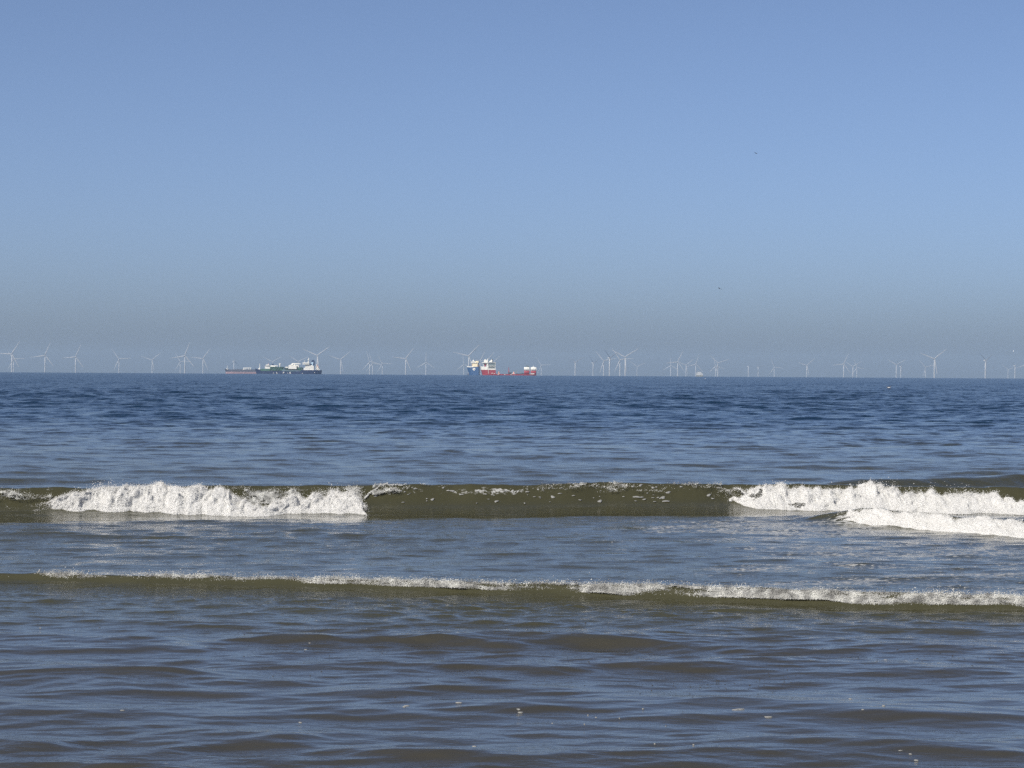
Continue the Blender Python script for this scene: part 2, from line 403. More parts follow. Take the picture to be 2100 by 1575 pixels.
def roller(name, label, xw, yc, ztop, ybase_off, dens, cover, seed, bulge, nrow, dx, lump, blob_r, n_blob, spray, mat, face=None, top_j=.05, zbot=None, throw=.022):
    """a tumbling roll of foam: a lumpy sheet from crest to toe plus thousands of lumps and drops.
    xw x samples; yc(x) crest; ztop(x) foam top height; ybase_off(x) distance of toe ahead of the crest; cover(x, v) 0..1"""
    x = np.arange(xw[0], xw[1], dx); v = np.linspace(0, 1, nrow)
    X, V = np.meshgrid(x, v, indexing='ij')
    def surf(X, V, lumps=True):
        zt = ztop(X); yo = ybase_off(X); y0 = face(X, zt)
        ang = V * math.pi / 2
        # quarter-ellipse bulge from top to toe
        yy = y0 - (yo - 0) * (np.sin(ang) * bulge + V * (1 - bulge))
        zb = -.045 if zbot is None else zbot(X)
        z0 = zb + (zt - zb) * (np.cos(ang) * bulge + (1 - V) * (1 - bulge))
        if lumps:
            n1 = np.abs(fbm(X * 3.0, V * 2.6 + .8 * X, seed, 3)); n2 = fbm(X * 7, V * 5 + yy * 3, seed + 3, 4, .5)
            d = lump * (1.6 * (n1 - .25) + 1.0 * n2)
            env = np.sin(np.clip(V * 1.12 + .10, 0, 1) * math.pi) ** .5
            yy = yy - d * env * .9; z0 = z0 + d * env * (.75 + .6 * (1 - V))
            z0 = z0 + top_j * (1 - V) ** 2 * fbm(X * 5, seed * 1.7, 1.0, 3)
            yy = yy - .42 * yo * V * fbm(X * 1.7, 7.7 + seed, 0, 4)
        return np.stack([X + (lump * .5 * fbm(X * 7, V * 5, seed + 9, 2) if lumps else 0), yy, z0], -1)
    P = surf(X, V)
    C = cover(X, V) + .55 * fbm(X * 3.2, V * 2.6, seed + 20, 4, .6)
    keep = C > .5
    P[..., 2] = np.maximum(P[..., 2], -.10)
    nx, nv = X.shape
    I = np.arange(nx * nv).reshape(nx, nv)
    q = np.stack([I[:-1, :-1], I[:-1, 1:], I[1:, 1:], I[1:, :-1]], -1)
    k4 = keep[:-1, :-1] & keep[:-1, 1:] & keep[1:, 1:] & keep[1:, :-1]
    q = q[k4].reshape(-1, 4)
    used = np.unique(q); remap = np.full(nx * nv, -1); remap[used] = np.arange(len(used))
    sheet_v = P.reshape(-1, 3)[used]; sheet_f = remap[q]
    # lumps riding on the sheet
    bx = rng.uniform(xw[0], xw[1], n_blob); bv = rng.beta(1.0, 1.0, n_blob)
    c = cover(bx, bv) + .55 * fbm(bx * 3.2, bv * 2.6, seed + 20, 4, .6) 
    ok = c + rng.normal(0, .11, n_blob) > .46
    bx, bv = bx[ok], bv[ok]
    B = surf(bx, bv)
    rad = np.exp(rng.uniform(math.log(blob_r[0]), math.log(blob_r[1]), len(B)))
    B[:, 1] -= rng.exponential(.005, len(B)); B[:, 2] += rng.normal(0, .006, len(B)) + rng.exponential(.016, len(B)) * (1 - bv) ** 3
    B[:, 2] = np.maximum(B[:, 2], -.06)
    # spray thrown from the top
    sx = rng.uniform(xw[0], xw[1], spray)
    gate = fbm(sx * 2.1, seed + 40, 0, 3); ok = (gate + rng.normal(0, .12, spray) > .12) & (cover(sx, np.full(spray, .12)) > .35)
    sx = sx[ok]; S = surf(sx, rng.uniform(0, .2, len(sx)))
    S[:, 2] += rng.exponential(throw, len(sx)) * (1 + 1.4 * np.clip(gate[ok], 0, 1)); S[:, 1] += rng.normal(0, .08, len(sx))
    srad = np.exp(rng.uniform(math.log(.002), math.log(.007), len(sx)))
    AllP = np.concatenate([B, S]).astype(np.float32); AllR = np.concatenate([rad, srad]).astype(np.float32)
    bv_, bf_ = blobs(AllP, AllR)
    ft = np.concatenate([sheet_f[:, [0, 1, 2]], sheet_f[:, [0, 2, 3]]]) if len(sheet_f) else np.zeros((0, 3), int)
    V3 = np.concatenate([sheet_v, bv_]); F3 = np.concatenate([ft, bf_ + len(sheet_v)])
    o = mesh_np(name, V3, F3, mat)
    tag(o, label, 'foam', kind='stuff')
    print(name, len(sheet_v), len(AllP))
    return o

def on_face(yc, amp, wf, lean, off=.03):
    def f(x, z):
        A = amp(x); r = np.clip(z / A, .02, .98)
        return yc(x) - np.where(z < A, wf * (-np.log(r)) ** (1 / FE), 0) - lean * np.minimum(z, A) - off
    return f
def px_fn(pts, yfun):
    """profile given as (picture column, row) turned into world x and height at the wave"""
    xs_, zs_ = [], []
    for X, Yp in pts:
        d = float(yfun(0)); 
        for _ in range(4): d = float(yfun((X - 1050) / F * d))
        xs_.append((X - 1050) / F * d); zs_.append(CAM_H - (Yp - hor(X)) * d / F)
    return np.array(xs_), np.array(zs_)

front = lambda x: main_y(x) - .35
tx, tz = px_fn([(90, 1030), (125, 1020), (160, 1010), (190, 999), (230, 993), (262, 991), (300, 996), (335, 994), (372, 1000), (400, 998), (438, 992), (462, 1001), (490, 1020), (530, 1033), (570, 1028), (605, 1008), (630, 1014), (655, 1010), (688, 999), (705, 1010), (724, 1013), (742, 1022), (755, 1032), (768, 1042)], front)
bx_, bo_ = px_fn([(90, 1032), (140, 1036), (180, 1045), (240, 1050), (330, 1051), (385, 1056), (460, 1052), (560, 1051), (640, 1046), (700, 1047), (750, 1042)], front)
def toe_off(bx, bz):      # row of the toe -> distance of the toe ahead of the crest
    return lambda x: np.clip(np.interp(x, bx, .68 - bz * 3.0), .25, 1.4)
M1 = on_face(main_y, main_a, M_WF, M_LEAN)
x_of = lambda X: (X - 1050) / F * 40.6
roller('breaking_foam', 'thick white foam tumbling down the left half of the big breaking wave', (x_of(60), x_of(764)), main_y, lambda x: np.interp(x, tx, tz) - .02, toe_off(bx_, bo_), 1,
       lambda x, v: .98 * sst(x_of(85), x_of(185), x) * (1 - sst(x_of(738), x_of(770), x)) * (1 - .35 * sst(.82, 1.0, v) * sst(x_of(480), x_of(560), x)) * (1 - .25 * (1 - sst(.0, .3, v)) * sst(x_of(460), x_of(500), x)),
       3.0, .55, 90, .013, .088, (.0016, .0055), 90000, 5000, M_FOAM, face=M1, top_j=.055)
tx2, tz2 = px_fn([(1490, 1000), (1530, 1000), (1560, 995), (1590, 988), (1615, 996), (1650, 1000), (1700, 1003), (1730, 1000), (1760, 990), (1780, 986), (1800, 989), (1825, 1000), (1850, 1008), (1880, 1006), (1920, 1010), (1960, 1010), (1985, 1004), (2020, 1010), (2060, 1016), (2100, 1022), (2300, 1028)], front)
bx2, bo2 = px_fn([(1500, 1020), (1540, 1036), (1580, 1040), (1650, 1044), (1760, 1048), (1850, 1052), (1950, 1056), (2050, 1058), (2300, 1060)], front)
roller('breaking_foam', 'thick white foam tumbling down the right part of the big breaking wave', (x_of(1480), x_of(2380)), main_y, lambda x: np.interp(x, tx2, tz2) - .02, toe_off(bx2, bo2), 1,
       lambda x, v: np.interp(x, [x_of(1485), x_of(1540), x_of(1640), x_of(1720)], [.30, .66, .74, .98]) * (1 - sst(x_of(2250), x_of(2380), x)) * (1 - .2 * (1 - sst(0, .25, v))),
       11.0, .55, 90, .013, .088, (.0016, .0055), 105000, 8000, M_FOAM, face=M1, top_j=.055)
R1 = on_face(roll_y, lambda x: np.maximum(roll_a(x), .05), R_WF, .5)
roller('breaking_foam', 'lower roll of white foam ahead of the big wave at the right edge', (5.3, 13.5), roll_y, lambda x: .03 + .87 * roll_a(x), lambda x: np.interp(x, [5.3, 6.2, 8, 9.6], [.3, .60, .85, .9]), 1,
       lambda x, v: np.interp(x, [5.4, 5.75, 6.2, 9.6, 13.3], [.30, .7, .95, .98, .1]) * (1 - .25 * (1 - sst(0, .25, v))), 19.0, .5, 70, .012, .06, (.0016, .005), 80000, 2600, M_FOAM, face=R1, top_j=.04)
S1 = on_face(small_y, small_a, S_WF, S_LEAN, .008)
def s_cover(x, v):
    base = np.interp(x, [-5.85, -5.5, -4.0, -2.2, -1.6, -.5, .3, .6, 1.6, 2.2, 4.0, 5.6, 7.5, 8.5], [.0, .46, .54, .58, .62, .60, .72, .56, .58, .70, .74, .68, .62, .1])
    return base + .26 * fbm(x * 1.3, 44.0, 0, 3) - .12 * (1 - sst(0, .2, v)) + .06 * v
roller('breaking_foam', 'thin line of bubbly froth along the crest of the small wave', (-6.4, 8.6), small_y, lambda x: small_a(x) + .005, lambda x: .05 + .05 * sst(-3, 4, x) + .03 * vnoise(x * 1.9, 4.0), 1,
       s_cover, 27.0, .2, 44, .008, .016, (.0014, .005), 100000, 3000, M_FROTH, face=S1, top_j=.015, throw=.010, zbot=lambda x: small_a(x) * (.50 - .22 * sst(-3, 3, x) + .16 * vnoise(x * 2.1, 9.0)))

# sparse froth beads; between the two rolls their white stands in for sun glints
roller('crest_froth', 'white beads of froth and painted-in glints along the glassy middle crest of the big wave', (x_of(-60), x_of(140)), main_y, lambda x: main_a(x) - .01, lambda x: .30 + 0 * x, 1,
       lambda x, v: .40 + .2 * fbm(x * 2.0, 3.0, 5.0, 2) - .15 * v, 51.0, .3, 30, .006, .03, (.002, .007), 9000, 500, M_FROTH, face=M1, top_j=.01, zbot=lambda x: main_a(x) * .55)['label'] = 'glinting beads of froth on the wave crest at the left edge'
roller('crest_froth', 'white beads of froth and painted-in glints along the glassy middle crest of the big wave', (x_of(765), x_of(1500)), main_y, lambda x: main_a(x) - .005, lambda x: .26 + 0 * x, 1,
       lambda x, v: np.interp(x, [x_of(765), x_of(830), x_of(900), x_of(1050), x_of(1120), x_of(1230), x_of(1330), x_of(1440), x_of(1500)], [.62, .26, .05, .05, .33, .30, .22, .34, .42]) - .22 * v, 61.0, .3, 30, .006, .03, (.002, .007), 30000, 900, M_FROTH, face=M1, top_j=.01, zbot=lambda x: main_a(x) * .62)

roller('crest_froth', 'curtain of white drops put in as sparkle between the crest and the left foam', (x_of(470), x_of(752)), main_y, lambda x: main_a(x) - .03, lambda x: .30 + 0 * x, 1,
       lambda x, v: .36 + .25 * fbm(x * 3.0, 1.0, 5.0, 2) + .10 * v, 71.0, .3, 30, .006, .03, (.0018, .006), 16000, 300, M_FROTH, face=M1, top_j=.01, zbot=lambda x: main_a(x) * .30)  # white drops put in for the sparkle of the glassy face
# the thin curling lip where the left foam ends
lp = np.array([(752, 1022), (758, 1014), (768, 1006), (780, 998), (794, 994), (812, 996), (835, 995)], float)
n_ = 850; tt = np.sort(rng.beta(1, 1.3, n_)) * (len(lp) - 1); lx = np.interp(tt, np.arange(len(lp)), lp[:, 0]) + rng.normal(0, .8, n_); ly = np.interp(tt, np.arange(len(lp)), lp[:, 1]) + rng.normal(0, .9, n_) + 3 * fbm(tt * 2.5, 4.0, 0, 3)
wx = (lx - 1050) / F * 40.9; wz = CAM_H - (ly - hor(lx)) * 40.7 / F; wy = M1(wx, np.clip(wz, .02, .6)) - rng.uniform(-.015, .02, n_)
bv_, bf_ = blobs(np.stack([wx, wy, wz], -1).astype(np.float32), np.exp(rng.uniform(math.log(.0025), math.log(.007), n_)).astype(np.float32))
tag(mesh_np('crest_froth', bv_, bf_, M_LIP), 'thin white curling lip running up to the crest where the left foam ends', 'foam', kind='stuff')

# flecks of floating foam and specks of weed in the shallows
def water_z(x, y):
    """height of the finished sea surface near a point"""
    i = int(np.searchsorted(Yr, y)); best = None
    j = int(np.argmin(np.abs(Tc * y - x)))
    a, b = max(0, i - 12), i + 12; c, d = max(0, j - 14), j + 14
    dd = (VX[a:b, c:d] - x) ** 2 + (VY[a:b, c:d] - y) ** 2
    k = np.unravel_index(np.argmin(dd), dd.shape)
    return float(Z[a:b, c:d][k])
def fleck_mesh(P, rad, flat, sides=9):
    V, Fc = [], []
    for (x, y, z), r in zip(P, rad):
        n0 = len(V); el = random.uniform(1.2, 2.6); ph = random.uniform(0, 6.28)
        ring = []
        for i in range(sides):
            t = 2 * math.pi * i / sides; k = r * (1 + .3 * math.sin(2 * t + ph) + random.uniform(-.25, .25))
            ring.append((x + k * el * math.cos(t), y + k * 1.3 * math.sin(t)))
        V += [(a, b, z - .004) for a, b in ring] + [(x + (a - x) * .8, y + (b - y) * .8, z + flat) for a, b in ring] + [(x, y, z + flat * 1.3)]
        c = n0 + 2 * sides
        for i in range(sides):
            j = (i + 1) % sides
            Fc += [(n0 + i, n0 + j, n0 + sides + j), (n0 + i, n0 + sides + j, n0 + sides + i), (n0 + sides + i, n0 + sides + j, c)]
    return np.array(V), np.array(Fc)
def ground(px, py):
    d = CAM_H * F / (py - hor(px)); return (px - 1050) / F * d, d
M_FLECK = foam_material('floating_foam', (.27, .27, .255), 0, .3)
fl = [(838, 1452, 6), (833, 1455, 4), (945, 1449, 5), (1072, 1463, 8), (1068, 1461, 5), (1522, 1458, 9), (1514, 1459, 6), (1580, 1472, 8), (1748, 1440, 4), (1774, 1467, 4), (1817, 1458, 3), (1852, 1545, 5), (1872, 1549, 4), (1884, 1558, 3),
      (255, 1463, 4), (620, 1478, 3), (1210, 1467, 2), (1227, 1472, 2), (1275, 1475, 2), (1323, 1459, 2), (1370, 1490, 2), (977, 1529, 3), (1348, 1527, 3), (1427, 1529, 3), (1203, 1487, 2), (1137, 1484, 2), (630, 1329, 2), (638, 1319, 2), (85, 1286, 2), (755, 1287, 2), (1243, 1296, 2), (1820, 1355, 3)]
P, Rr = [], []
for a, b, r in fl:
    x, y = ground(a, b); P.append((x, y, water_z(x, y))); Rr.append(r * y / F * .55)
V, Fc = fleck_mesh(P, Rr, .004)
tag(mesh_np('floating_foam', V, Fc, M_FLECK), 'small pale flecks of foam drifting on the shallow water', 'foam', kind='stuff')
P, Rr = [], []
for _ in range(70):       # foam patches carried up the glassy face
    X = random.gauss(1230, 150); X = X if random.random() < .72 else random.uniform(770, 1010)
    x = (X - 1050) / F * 41; v = random.uniform(.25, .93)
    zf = float(main_a(x)) * v; P.append((x, float(M1(x, zf)) + .045, zf)); Rr.append(math.exp(random.uniform(math.log(.008), math.log(.032))))
V, Fc = [], []
for (x, y, z), r in zip(P, Rr):
    n0 = len(V); el = random.uniform(1.2, 2.4); ph = random.uniform(0, 6)
    for ring, off in ((1.0, 0), (.8, -.012)):
        for i in range(10):
            t = .6283 * i; k = r * ring * (1 + .3 * math.sin(2 * t + ph) + .2 * math.sin(3 * t + 2 * ph))
            zz_ = z + .62 * k * math.sin(t); V.append((x + k * el * math.cos(t), float(M1(x, max(.02, zz_))) + .035 + off, zz_))
    V.append((x, float(M1(x, z)) + .018, z))
    for i in range(10):
        j = (i + 1) % 10; Fc += [(n0 + i, n0 + j, n0 + 10 + j), (n0 + i, n0 + 10 + j, n0 + 10 + i), (n0 + 10 + i, n0 + 10 + j, n0 + 20)]
tag(mesh_np('floating_foam', V, Fc, M_FLECK), 'pale foam patches stretched over the olive face of the big wave', 'foam', kind='stuff')
M_WEED = paint('weed_specks', (.035, .032, .026), .8)
P, Rr = [], []
clusters = [(1540, 1385, 90, 22, 34), (1480, 1405, 70, 8, 20), (100, 1318, 110, 10, 16), (1150, 1385, 260, 30, 40), (850, 1345, 220, 22, 26), (1960, 1350, 110, 14, 26), (300, 1330, 260, 22, 24), (1250, 1320, 100, 10, 12), (1750, 1340, 200, 10, 16), (650, 1290, 400, 12, 16)]
for cx, cy, sx, sy, n in clusters:
    for _ in range(n):
        x, y = ground(random.gauss(cx, sx), random.gauss(cy, sy)); 
        if y > 22.8: continue
        P.append((x, y, water_z(x, y))); Rr.append(random.uniform(.0015, .0045))
V, Fc = fleck_mesh(P, Rr, .002, 7)
tag(mesh_np('floating_weed', V, Fc, M_WEED), 'dark specks of weed and bubbles scattered over the shallow water', 'seaweed', kind='stuff')

# ------------------------------------------------------------------ wind turbines
M_WHITE = paint('turbine_white', (.44, .45, .46), .4, .03)
def blade_mesh():
    m = MB(); rings = []
    for z, ch, th in ((1.5, 4.2, 4.2), (6, 4.6, 3.8), (18, 7.0, 2.4), (35, 5.8, 1.6), (60, 4.3, 1.0), (82, 3.0, .6), (96, 1.8, .35), (100, .6, .15)):
        bend = -3.0 * (z / 100) ** 2; tw = R(14 * (1 - z / 100) ** 2)
        ring = []
        for i in range(10):
            t = 2 * math.pi * i / 10; cx = (math.cos(t) - .28) * ch / 2; cy = math.sin(t) * th / 2
            ring.append((cx * math.cos(tw) - cy * math.sin(tw), bend + cx * math.sin(tw) + cy * math.cos(tw), z))
        rings.append(ring)
    m.loft(rings, True); return m
HUB = 125.0
def make_turbine():
    root = empty('wind_turbine')
    t = MB(); n = 20
    t.loft([[(r * math.cos(2 * math.pi * i / n), r * math.sin(2 * math.pi * i / n), z) for i in range(n)] for z, r in ((-80, 4.0), (12, 4.0), (60, 3.5), (HUB - 3.5, 2.6))], True)
    t.build('tower', M_WHITE, root)
    g = MB(); g.loft([[(x * s_, y, HUB + z * s_) for x, z in ((-3.6, -3.5), (3.6, -3.5), (4.2, 0), (3.6, 3.6), (-3.6, 3.6), (-4.2, 0))] for y, s_ in ((-3.5, .8), (-2.2, 1), (8, 1.05), (13, .85))], False)
    g.box(-1.5, 1.5, 8, 11, HUB + 3.6, HUB + 5.5)
    g.build('nacelle', M_WHITE, root)
    h = MB(); h.ball((0, 0, 0), 3.0, 3.2, 3.0); hub = h.build('hub', M_WHITE, root); hub.location = (0, -6, HUB)
    bm0 = blade_mesh(); bl = []
    for k in range(3):
        if k == 0: o = bm0.build('blade', M_WHITE, root); me = o.data
        else: o = bpy.data.objects.new('blade', me); COL.objects.link(o); o.parent = root
        o.location = (0, -6, HUB); bl.append(o)
    return root
proto = make_turbine()
# picture column of the tower, hub height above the horizon in picture rows, angle of one blade clockwise from up, turn of the rotor, label
TURB = [
 (24.0, 37.6, 32, 5, 'bright white wind turbine nearest the left photo edge, one blade pointing level left'),
 (27.5, 27.0, 87, 5, 'faint smaller wind turbine half hidden behind the tower nearest the left edge'),
 (92.1, 35.0, 22, 8, 'tall white wind turbine second from the left edge, standing apart with a steep upper blade'),
 (154.7, 32.5, 24, 8, 'white wind turbine alone between the tall second turbine and the pale low-bladed one'),
 (243.8, 28.4, 85, 5, 'pale wind turbine with a level right blade and a blade leaning down beside its tower'),
 (311.8, 26.8, 49, 8, 'small pale wind turbine standing alone, lower blade almost along its tower'),
 (378.8, 36.0, 20, 6, 'tall bright wind turbine crossing a faint one, left of the grey tanker'),
 (369.6, 24.0, 90, 5, 'faint wind turbine directly behind the left blade of a tall bright one'),
 (416.1, 30.6, 36, 6, 'white wind turbine last before the grey tanker bow, one blade level left'),
 (479.4, 25.4, 0, 62, 'faint wind turbine rising behind the bow of the grey tanker, rotor seen nearly edge on'),
 (558.5, 24.5, 59, 6, 'faint wind turbine whose hub shows above the wheelhouse of the far tanker'),
 (611.7, 25.5, 63, 6, 'faint wind turbine whose blades open above the big white deck box of the gas carrier'),
 (650.5, 38.3, 54, 4, 'tall white wind turbine towering behind the stern of the blue gas carrier'),
 (698.5, 30.0, 49, 8, 'white wind turbine alone just beyond the stern of the gas carrier'),
 (758.0, 26.0, 342, 8, 'pale wind turbine with steep left blade, its tower close beside a fainter twin'),
 (763.9, 23.0, 100, 8, 'faint wind turbine close behind a pale one, only its low blades clear'),
 (783.9, 22.5, 91, 8, 'very faint small wind turbine between the close pair and the bright lone turbine'),
 (831.8, 33.0, 37, 6, 'bright lone wind turbine midway between the two groups of ships, left blade level'),
 (873.1, 25.0, 1, 8, 'pale wind turbine with one blade straight up and two drooping like a tripod'),
 (961.0, 39.5, 43, 5, 'tall bright wind turbine rising from behind the bow of the blue ship'),
 (951.0, 21.7, 353, 6, 'faint wind turbine just before the bow of the blue ship, blade upright'),
 (984.5, 28.0, 24, 8, 'wind turbine behind the gap between the blue ship and the red ship, blade rising'),
 (998.0, 28.5, 38, 8, 'wind turbine hidden behind the red ship bridge, only a blade tip above the masts'),
 (1010.0, 24.5, 45, 8, 'wind turbine hidden behind the aft end of the red ship accommodation block'),
 (1110.0, 21.0, 86, 6, 'very faint wind turbine just past the stern towers of the red ship'),
 (1179.2, 27.5, 63, 35, 'wind turbine with a thick tower and a single clear blade rising to the right'),
 (1216.0, 26.5, 309, 55, 'pale wind turbine with a single short blade rising to the left'),
 (1237.7, 31.0, 79, 5, 'white wind turbine at the left of the dense cluster, long left blade and low blade'),
 (1249.6, 37.0, 66, 55, 'white wind turbine with foreshortened rotor second in the dense cluster'),
 (1271.0, 33.5, 85, 5, 'white wind turbine third in the dense cluster, right blade level, low blade splayed left'),
 (1281.8, 39.0, 57, 4, 'tallest and brightest wind turbine of the dense cluster with wide open upper blades'),
 (1306.5, 19.5, 65, 6, 'tiny very faint wind turbine just right of the dense cluster'),
 (1375.3, 22.0, 0, 6, 'faint wind turbine with upright blade crossed by the level blade of a brighter neighbour'),
 (1389.5, 29.5, 25, 6, 'bright wind turbine left of the offshore platform with a level left blade'),
 (1406.6, 23.0, 52, 8, 'faint wind turbine between the bright one and the one beside the platform'),
 (1426.7, 25.0, 17, 8, 'wind turbine standing at the left end of the offshore platform'),
 (1471.9, 28.0, 72, 6, 'pale wide bladed wind turbine in front of a faint one, right of the platform'),
 (1467.3, 21.5, 347, 6, 'faint wind turbine hidden behind the wide bladed one right of the platform'),
 (1534.4, 21.0, 85, 80, 'faint wind turbine seen edge on so that it looks like a bare post'),
 (1554.8, 19.5, 195, 40, 'very faint stump of a wind turbine between the bare post and the level bladed one'),
 (1587.6, 20.0, 97, 8, 'very faint wind turbine with one blade level right over an empty stretch of horizon'),
 (1654.3, 24.0, 48, 8, 'pale wind turbine alone left of the trio with the bright tall one'),
 (1729.9, 27.5, 24, 6, 'brightest wind turbine of a trio, one blade steep and one drooping right'),
 (1748.8, 22.5, 60, 6, 'pale wind turbine in the middle of the trio, upper blades spread'),
 (1757.0, 20.0, 99, 6, 'faintest wind turbine of the trio, one blade level right'),
 (1837.8, 26.3, 61, 6, 'pale wind turbine of a close pair with wide upper blades above the floating bird'),
 (1847.1, 23.5, 62, 50, 'fainter slimmer wind turbine of the close pair above the floating bird'),
 (1897.6, 22.0, 76, 6, 'faint wind turbine just left of the big bright one near the right edge'),
 (1915.8, 39.4, 51, 5, 'big bright wind turbine dominating the right part of the horizon'),
 (2020.4, 36.5, 61, 45, 'bright thick towered wind turbine with one clear blade rising right, near the right edge'),
 (2067.2, 17.8, 68, 6, 'smallest faint wind turbine close to the right photo edge'),
 (2081.0, 26.0, 60, 45, 'slim pale wind turbine with short upper blades, last tower before the right edge'),
 (2107.0, 30.0, 250, 6, 'wind turbine cut off by the right photo edge, only a blade tip showing'),
]
def turbine_dist(H):
    lo, hi = 9000.0, 30000.0
    for _ in range(50):
        d = (lo + hi) / 2; h = (HUB - CAM_H - d * d / (2 * RE)) / d * F + 3.7
        lo, hi = (d, hi) if h > H else (lo, d)
    return lo
first = True
for (px, H, a, yaw, lab) in TURB:
    if first: r, first = proto, False; kids = list(proto.children)
    else:
        r = proto.copy(); COL.objects.link(r); kids = []
        for ch in proto.children:
            c = ch.copy(); COL.objects.link(c); c.parent = r; kids.append(c)
    d = turbine_dist(H)
    r.location = (bearing_x(px, d), d, sea_z(d)); r.rotation_euler = (0, 0, R(yaw) + math.atan2(-(px - 1050), F) * .0)
    tag(r, lab, 'wind turbine', 'wind turbines along the horizon')
    for k, c in enumerate([c for c in kids if c.name.startswith('blade')]):
        c.rotation_euler = (0, R(a + 120 * k), 0)

# offshore platform
d = 17000.0
M_PLAT = paint('platform_grey', (.55, .55, .53), .5); M_LEG = paint('jacket_yellow', (.45, .36, .12), .5)
pf = tag(empty('offshore_platform', (bearing_x(1434.5, d), d, sea_z(d))), 'boxy pale offshore platform on legs standing beside a wind turbine', 'offshore platform')
j = MB()
for x in (-20, -6, 8, 20):
    for y in (-12, 12): j.tube((x * 1.1, y * 1.1, -20), (x, y, 19), 1.6)
for x0, x1 in ((-20, -6), (-6, 8), (8, 20)): j.tube((x0, -12, 2), (x1, -12, 18), .8); j.tube((x1, -12, 2), (x0, -12, 18), .8)
j.build('jacket', M_LEG, pf)
k = MB()
for i, (z0, z1, x0, x1) in enumerate(((19, 21, -27, 29), (21.2, 27, -25, 24), (27.2, 28, -27, 26), (28.2, 35, -25, 18), (35.2, 36, -26, 19), (36.2, 42, -18, 12))): k.box(x0, x1, -14, 14, z0, z1)
k.build('topside', M_PLAT, pf)
k = MB(); k.box(18, 27, -10, 8, 21.3, 31, dx=-3); k.build('shelter', M_WHITE, pf)
k = MB(); k.tube((-14, 0, 42), (-14, 0, 52), .5); k.tube((-14, 0, 52), (4, -3, 47), .4); k.build('crane', M_LEG, pf)

# ------------------------------------------------------------------ ships
M_NAVY = paint('hull_navy', (.018, .035, .095), .4, .15, .05); M_HGREY = paint('hull_grey', (.075, .085, .12), .5, .15, .05); M_PINK = paint('antifouling_pink', (.30, .205, .225), .6, .2, .06)
M_SHIPW = paint('ship_white', (.80, .79, .72), .45, .06, .1); M_CREAM = paint('ship_cream', (.80, .70, .48), .45, .06, .1); M_GREEN = paint('deck_green', (.055, .14, .11), .5, .25, .12); M_DGREEN = paint('pipe_green', (.025, .055, .055), .5, .2, .2)
M_DARK = paint('dark_steel', (.04, .05, .06), .5, .2); M_FUNNEL = paint('funnel_navy', (.012, .03, .09), .4); M_PALEB = paint('pale_blue', (.45, .62, .75), .4); M_ORANGE = paint('lifeboat_orange', (.75, .25, .10), .4)
M_RED = paint('hull_red', (.32, .030, .045), .45, .15, .05); M_BLUE = paint('hull_blue', (.022, .080, .20), .4, .12, .05); M_GLASS = paint('window_glass', (.05, .07, .09), .1)
M_RUST = paint('rusty_brown', (.30, .17, .10), .6)
M_GREYG = paint('grey_green_steel', (.17, .22, .23), .5); M_PEACH = paint('faded_peach', (.75, .45, .36), .5)

def hull(m, st, n=7):
    """stations along x: (x_top, x_bottom, half breadth top, half breadth bottom, z top, z bottom)"""
    rings = []
    for (xt, xb, bt, bb, zt, zb) in st:
        side = []
        for i in range(n):
            t = i / (n - 1); side.append((xb + (xt - xb) * t ** 1.4, bb + (bt - bb) * t ** .8, zb + (zt - zb) * t))
        rings.append([(x, -y, z) for x, y, z in side] + [(x, y, z) for x, y, z in side[::-1]])
    m.loft(rings, False)

# grey tanker, bow to the left, the farthest of the ships
d = 8000.0; u = d / F / 8.077
tk = tag(empty('tanker_ship', (bearing_x(519, d), d, sea_z(d))), 'long grey tanker with pinkish lower hull, partly hidden behind the blue gas carrier', 'ship')
X = lambda c: (c / 8.077 + 440 - 519) * d / F
Zt = lambda c: (530 - c) * u + 0.3
m = MB(); hull(m, [(X(163), X(183), .4, .2, Zt(452), Zt(500)), (X(180), X(192), 6, 2.5, Zt(454), Zt(500)), (X(235), X(235), 14, 11, Zt(462), Zt(500)), (X(300), X(300), 16, 16, Zt(464), Zt(500)), (X(1000), X(1000), 16, 16, Zt(466), Zt(500)), (X(1105), X(1095), 12, 9, Zt(463), Zt(500))])
m.build('hull', M_HGREY, tk)
m = MB(); hull(m, [(X(183), X(181), .3, .3, Zt(500), -4), (X(192), X(190), 2.6, 2, Zt(500), -4), (X(235), X(235), 11.1, 9, Zt(500), -4), (X(300), X(300), 16.03, 15, Zt(500), -4), (X(1000), X(1000), 16.03, 15, Zt(500), -4), (X(1095), X(1090), 9.1, 7, Zt(500), -4)]); m.build('boot_topping', M_PINK, tk)
m = MB(); m.tube((X(208), 0, Zt(455)), (X(208), 0, Zt(392)), .8, .5); m.tube((X(208), -3, Zt(405)), (X(208), 3, Zt(405)), .4); m.box(X(196), X(226), -4, 4, Zt(462), Zt(448)); m.build('foremast', M_SHIPW, tk)
m = MB()
for c in (485, 520, 560, 592): m.tube((X(c), -7, Zt(466)), (X(c), -7, Zt(430)), 1.0); m.tube((X(c), 7, Zt(466)), (X(c), 7, Zt(430)), 1.0)
m.box(X(482), X(600), -8, -6, Zt(438), Zt(430)); m.box(X(482), X(600), 6, 8, Zt(438), Zt(430)); m.box(X(470), X(500), -9, -4, Zt(470), Zt(456)); m.build('manifold_frame', M_SHIPW, tk)
m = MB(); m.tube((X(300), -2, Zt(460)), (X(830), -2, Zt(460)), .5); m.tube((X(300), 2, Zt(460)), (X(830), 2, Zt(460)), .5)
for c in range(300, 830, 40): m.box(X(c), X(c) + .5, -3, 3, Zt(466), Zt(458))
m.ball((X(385), 0, Zt(455)), 1.8, 1.8, 1.6); m.build('deck_pipe', M_HGREY, tk)
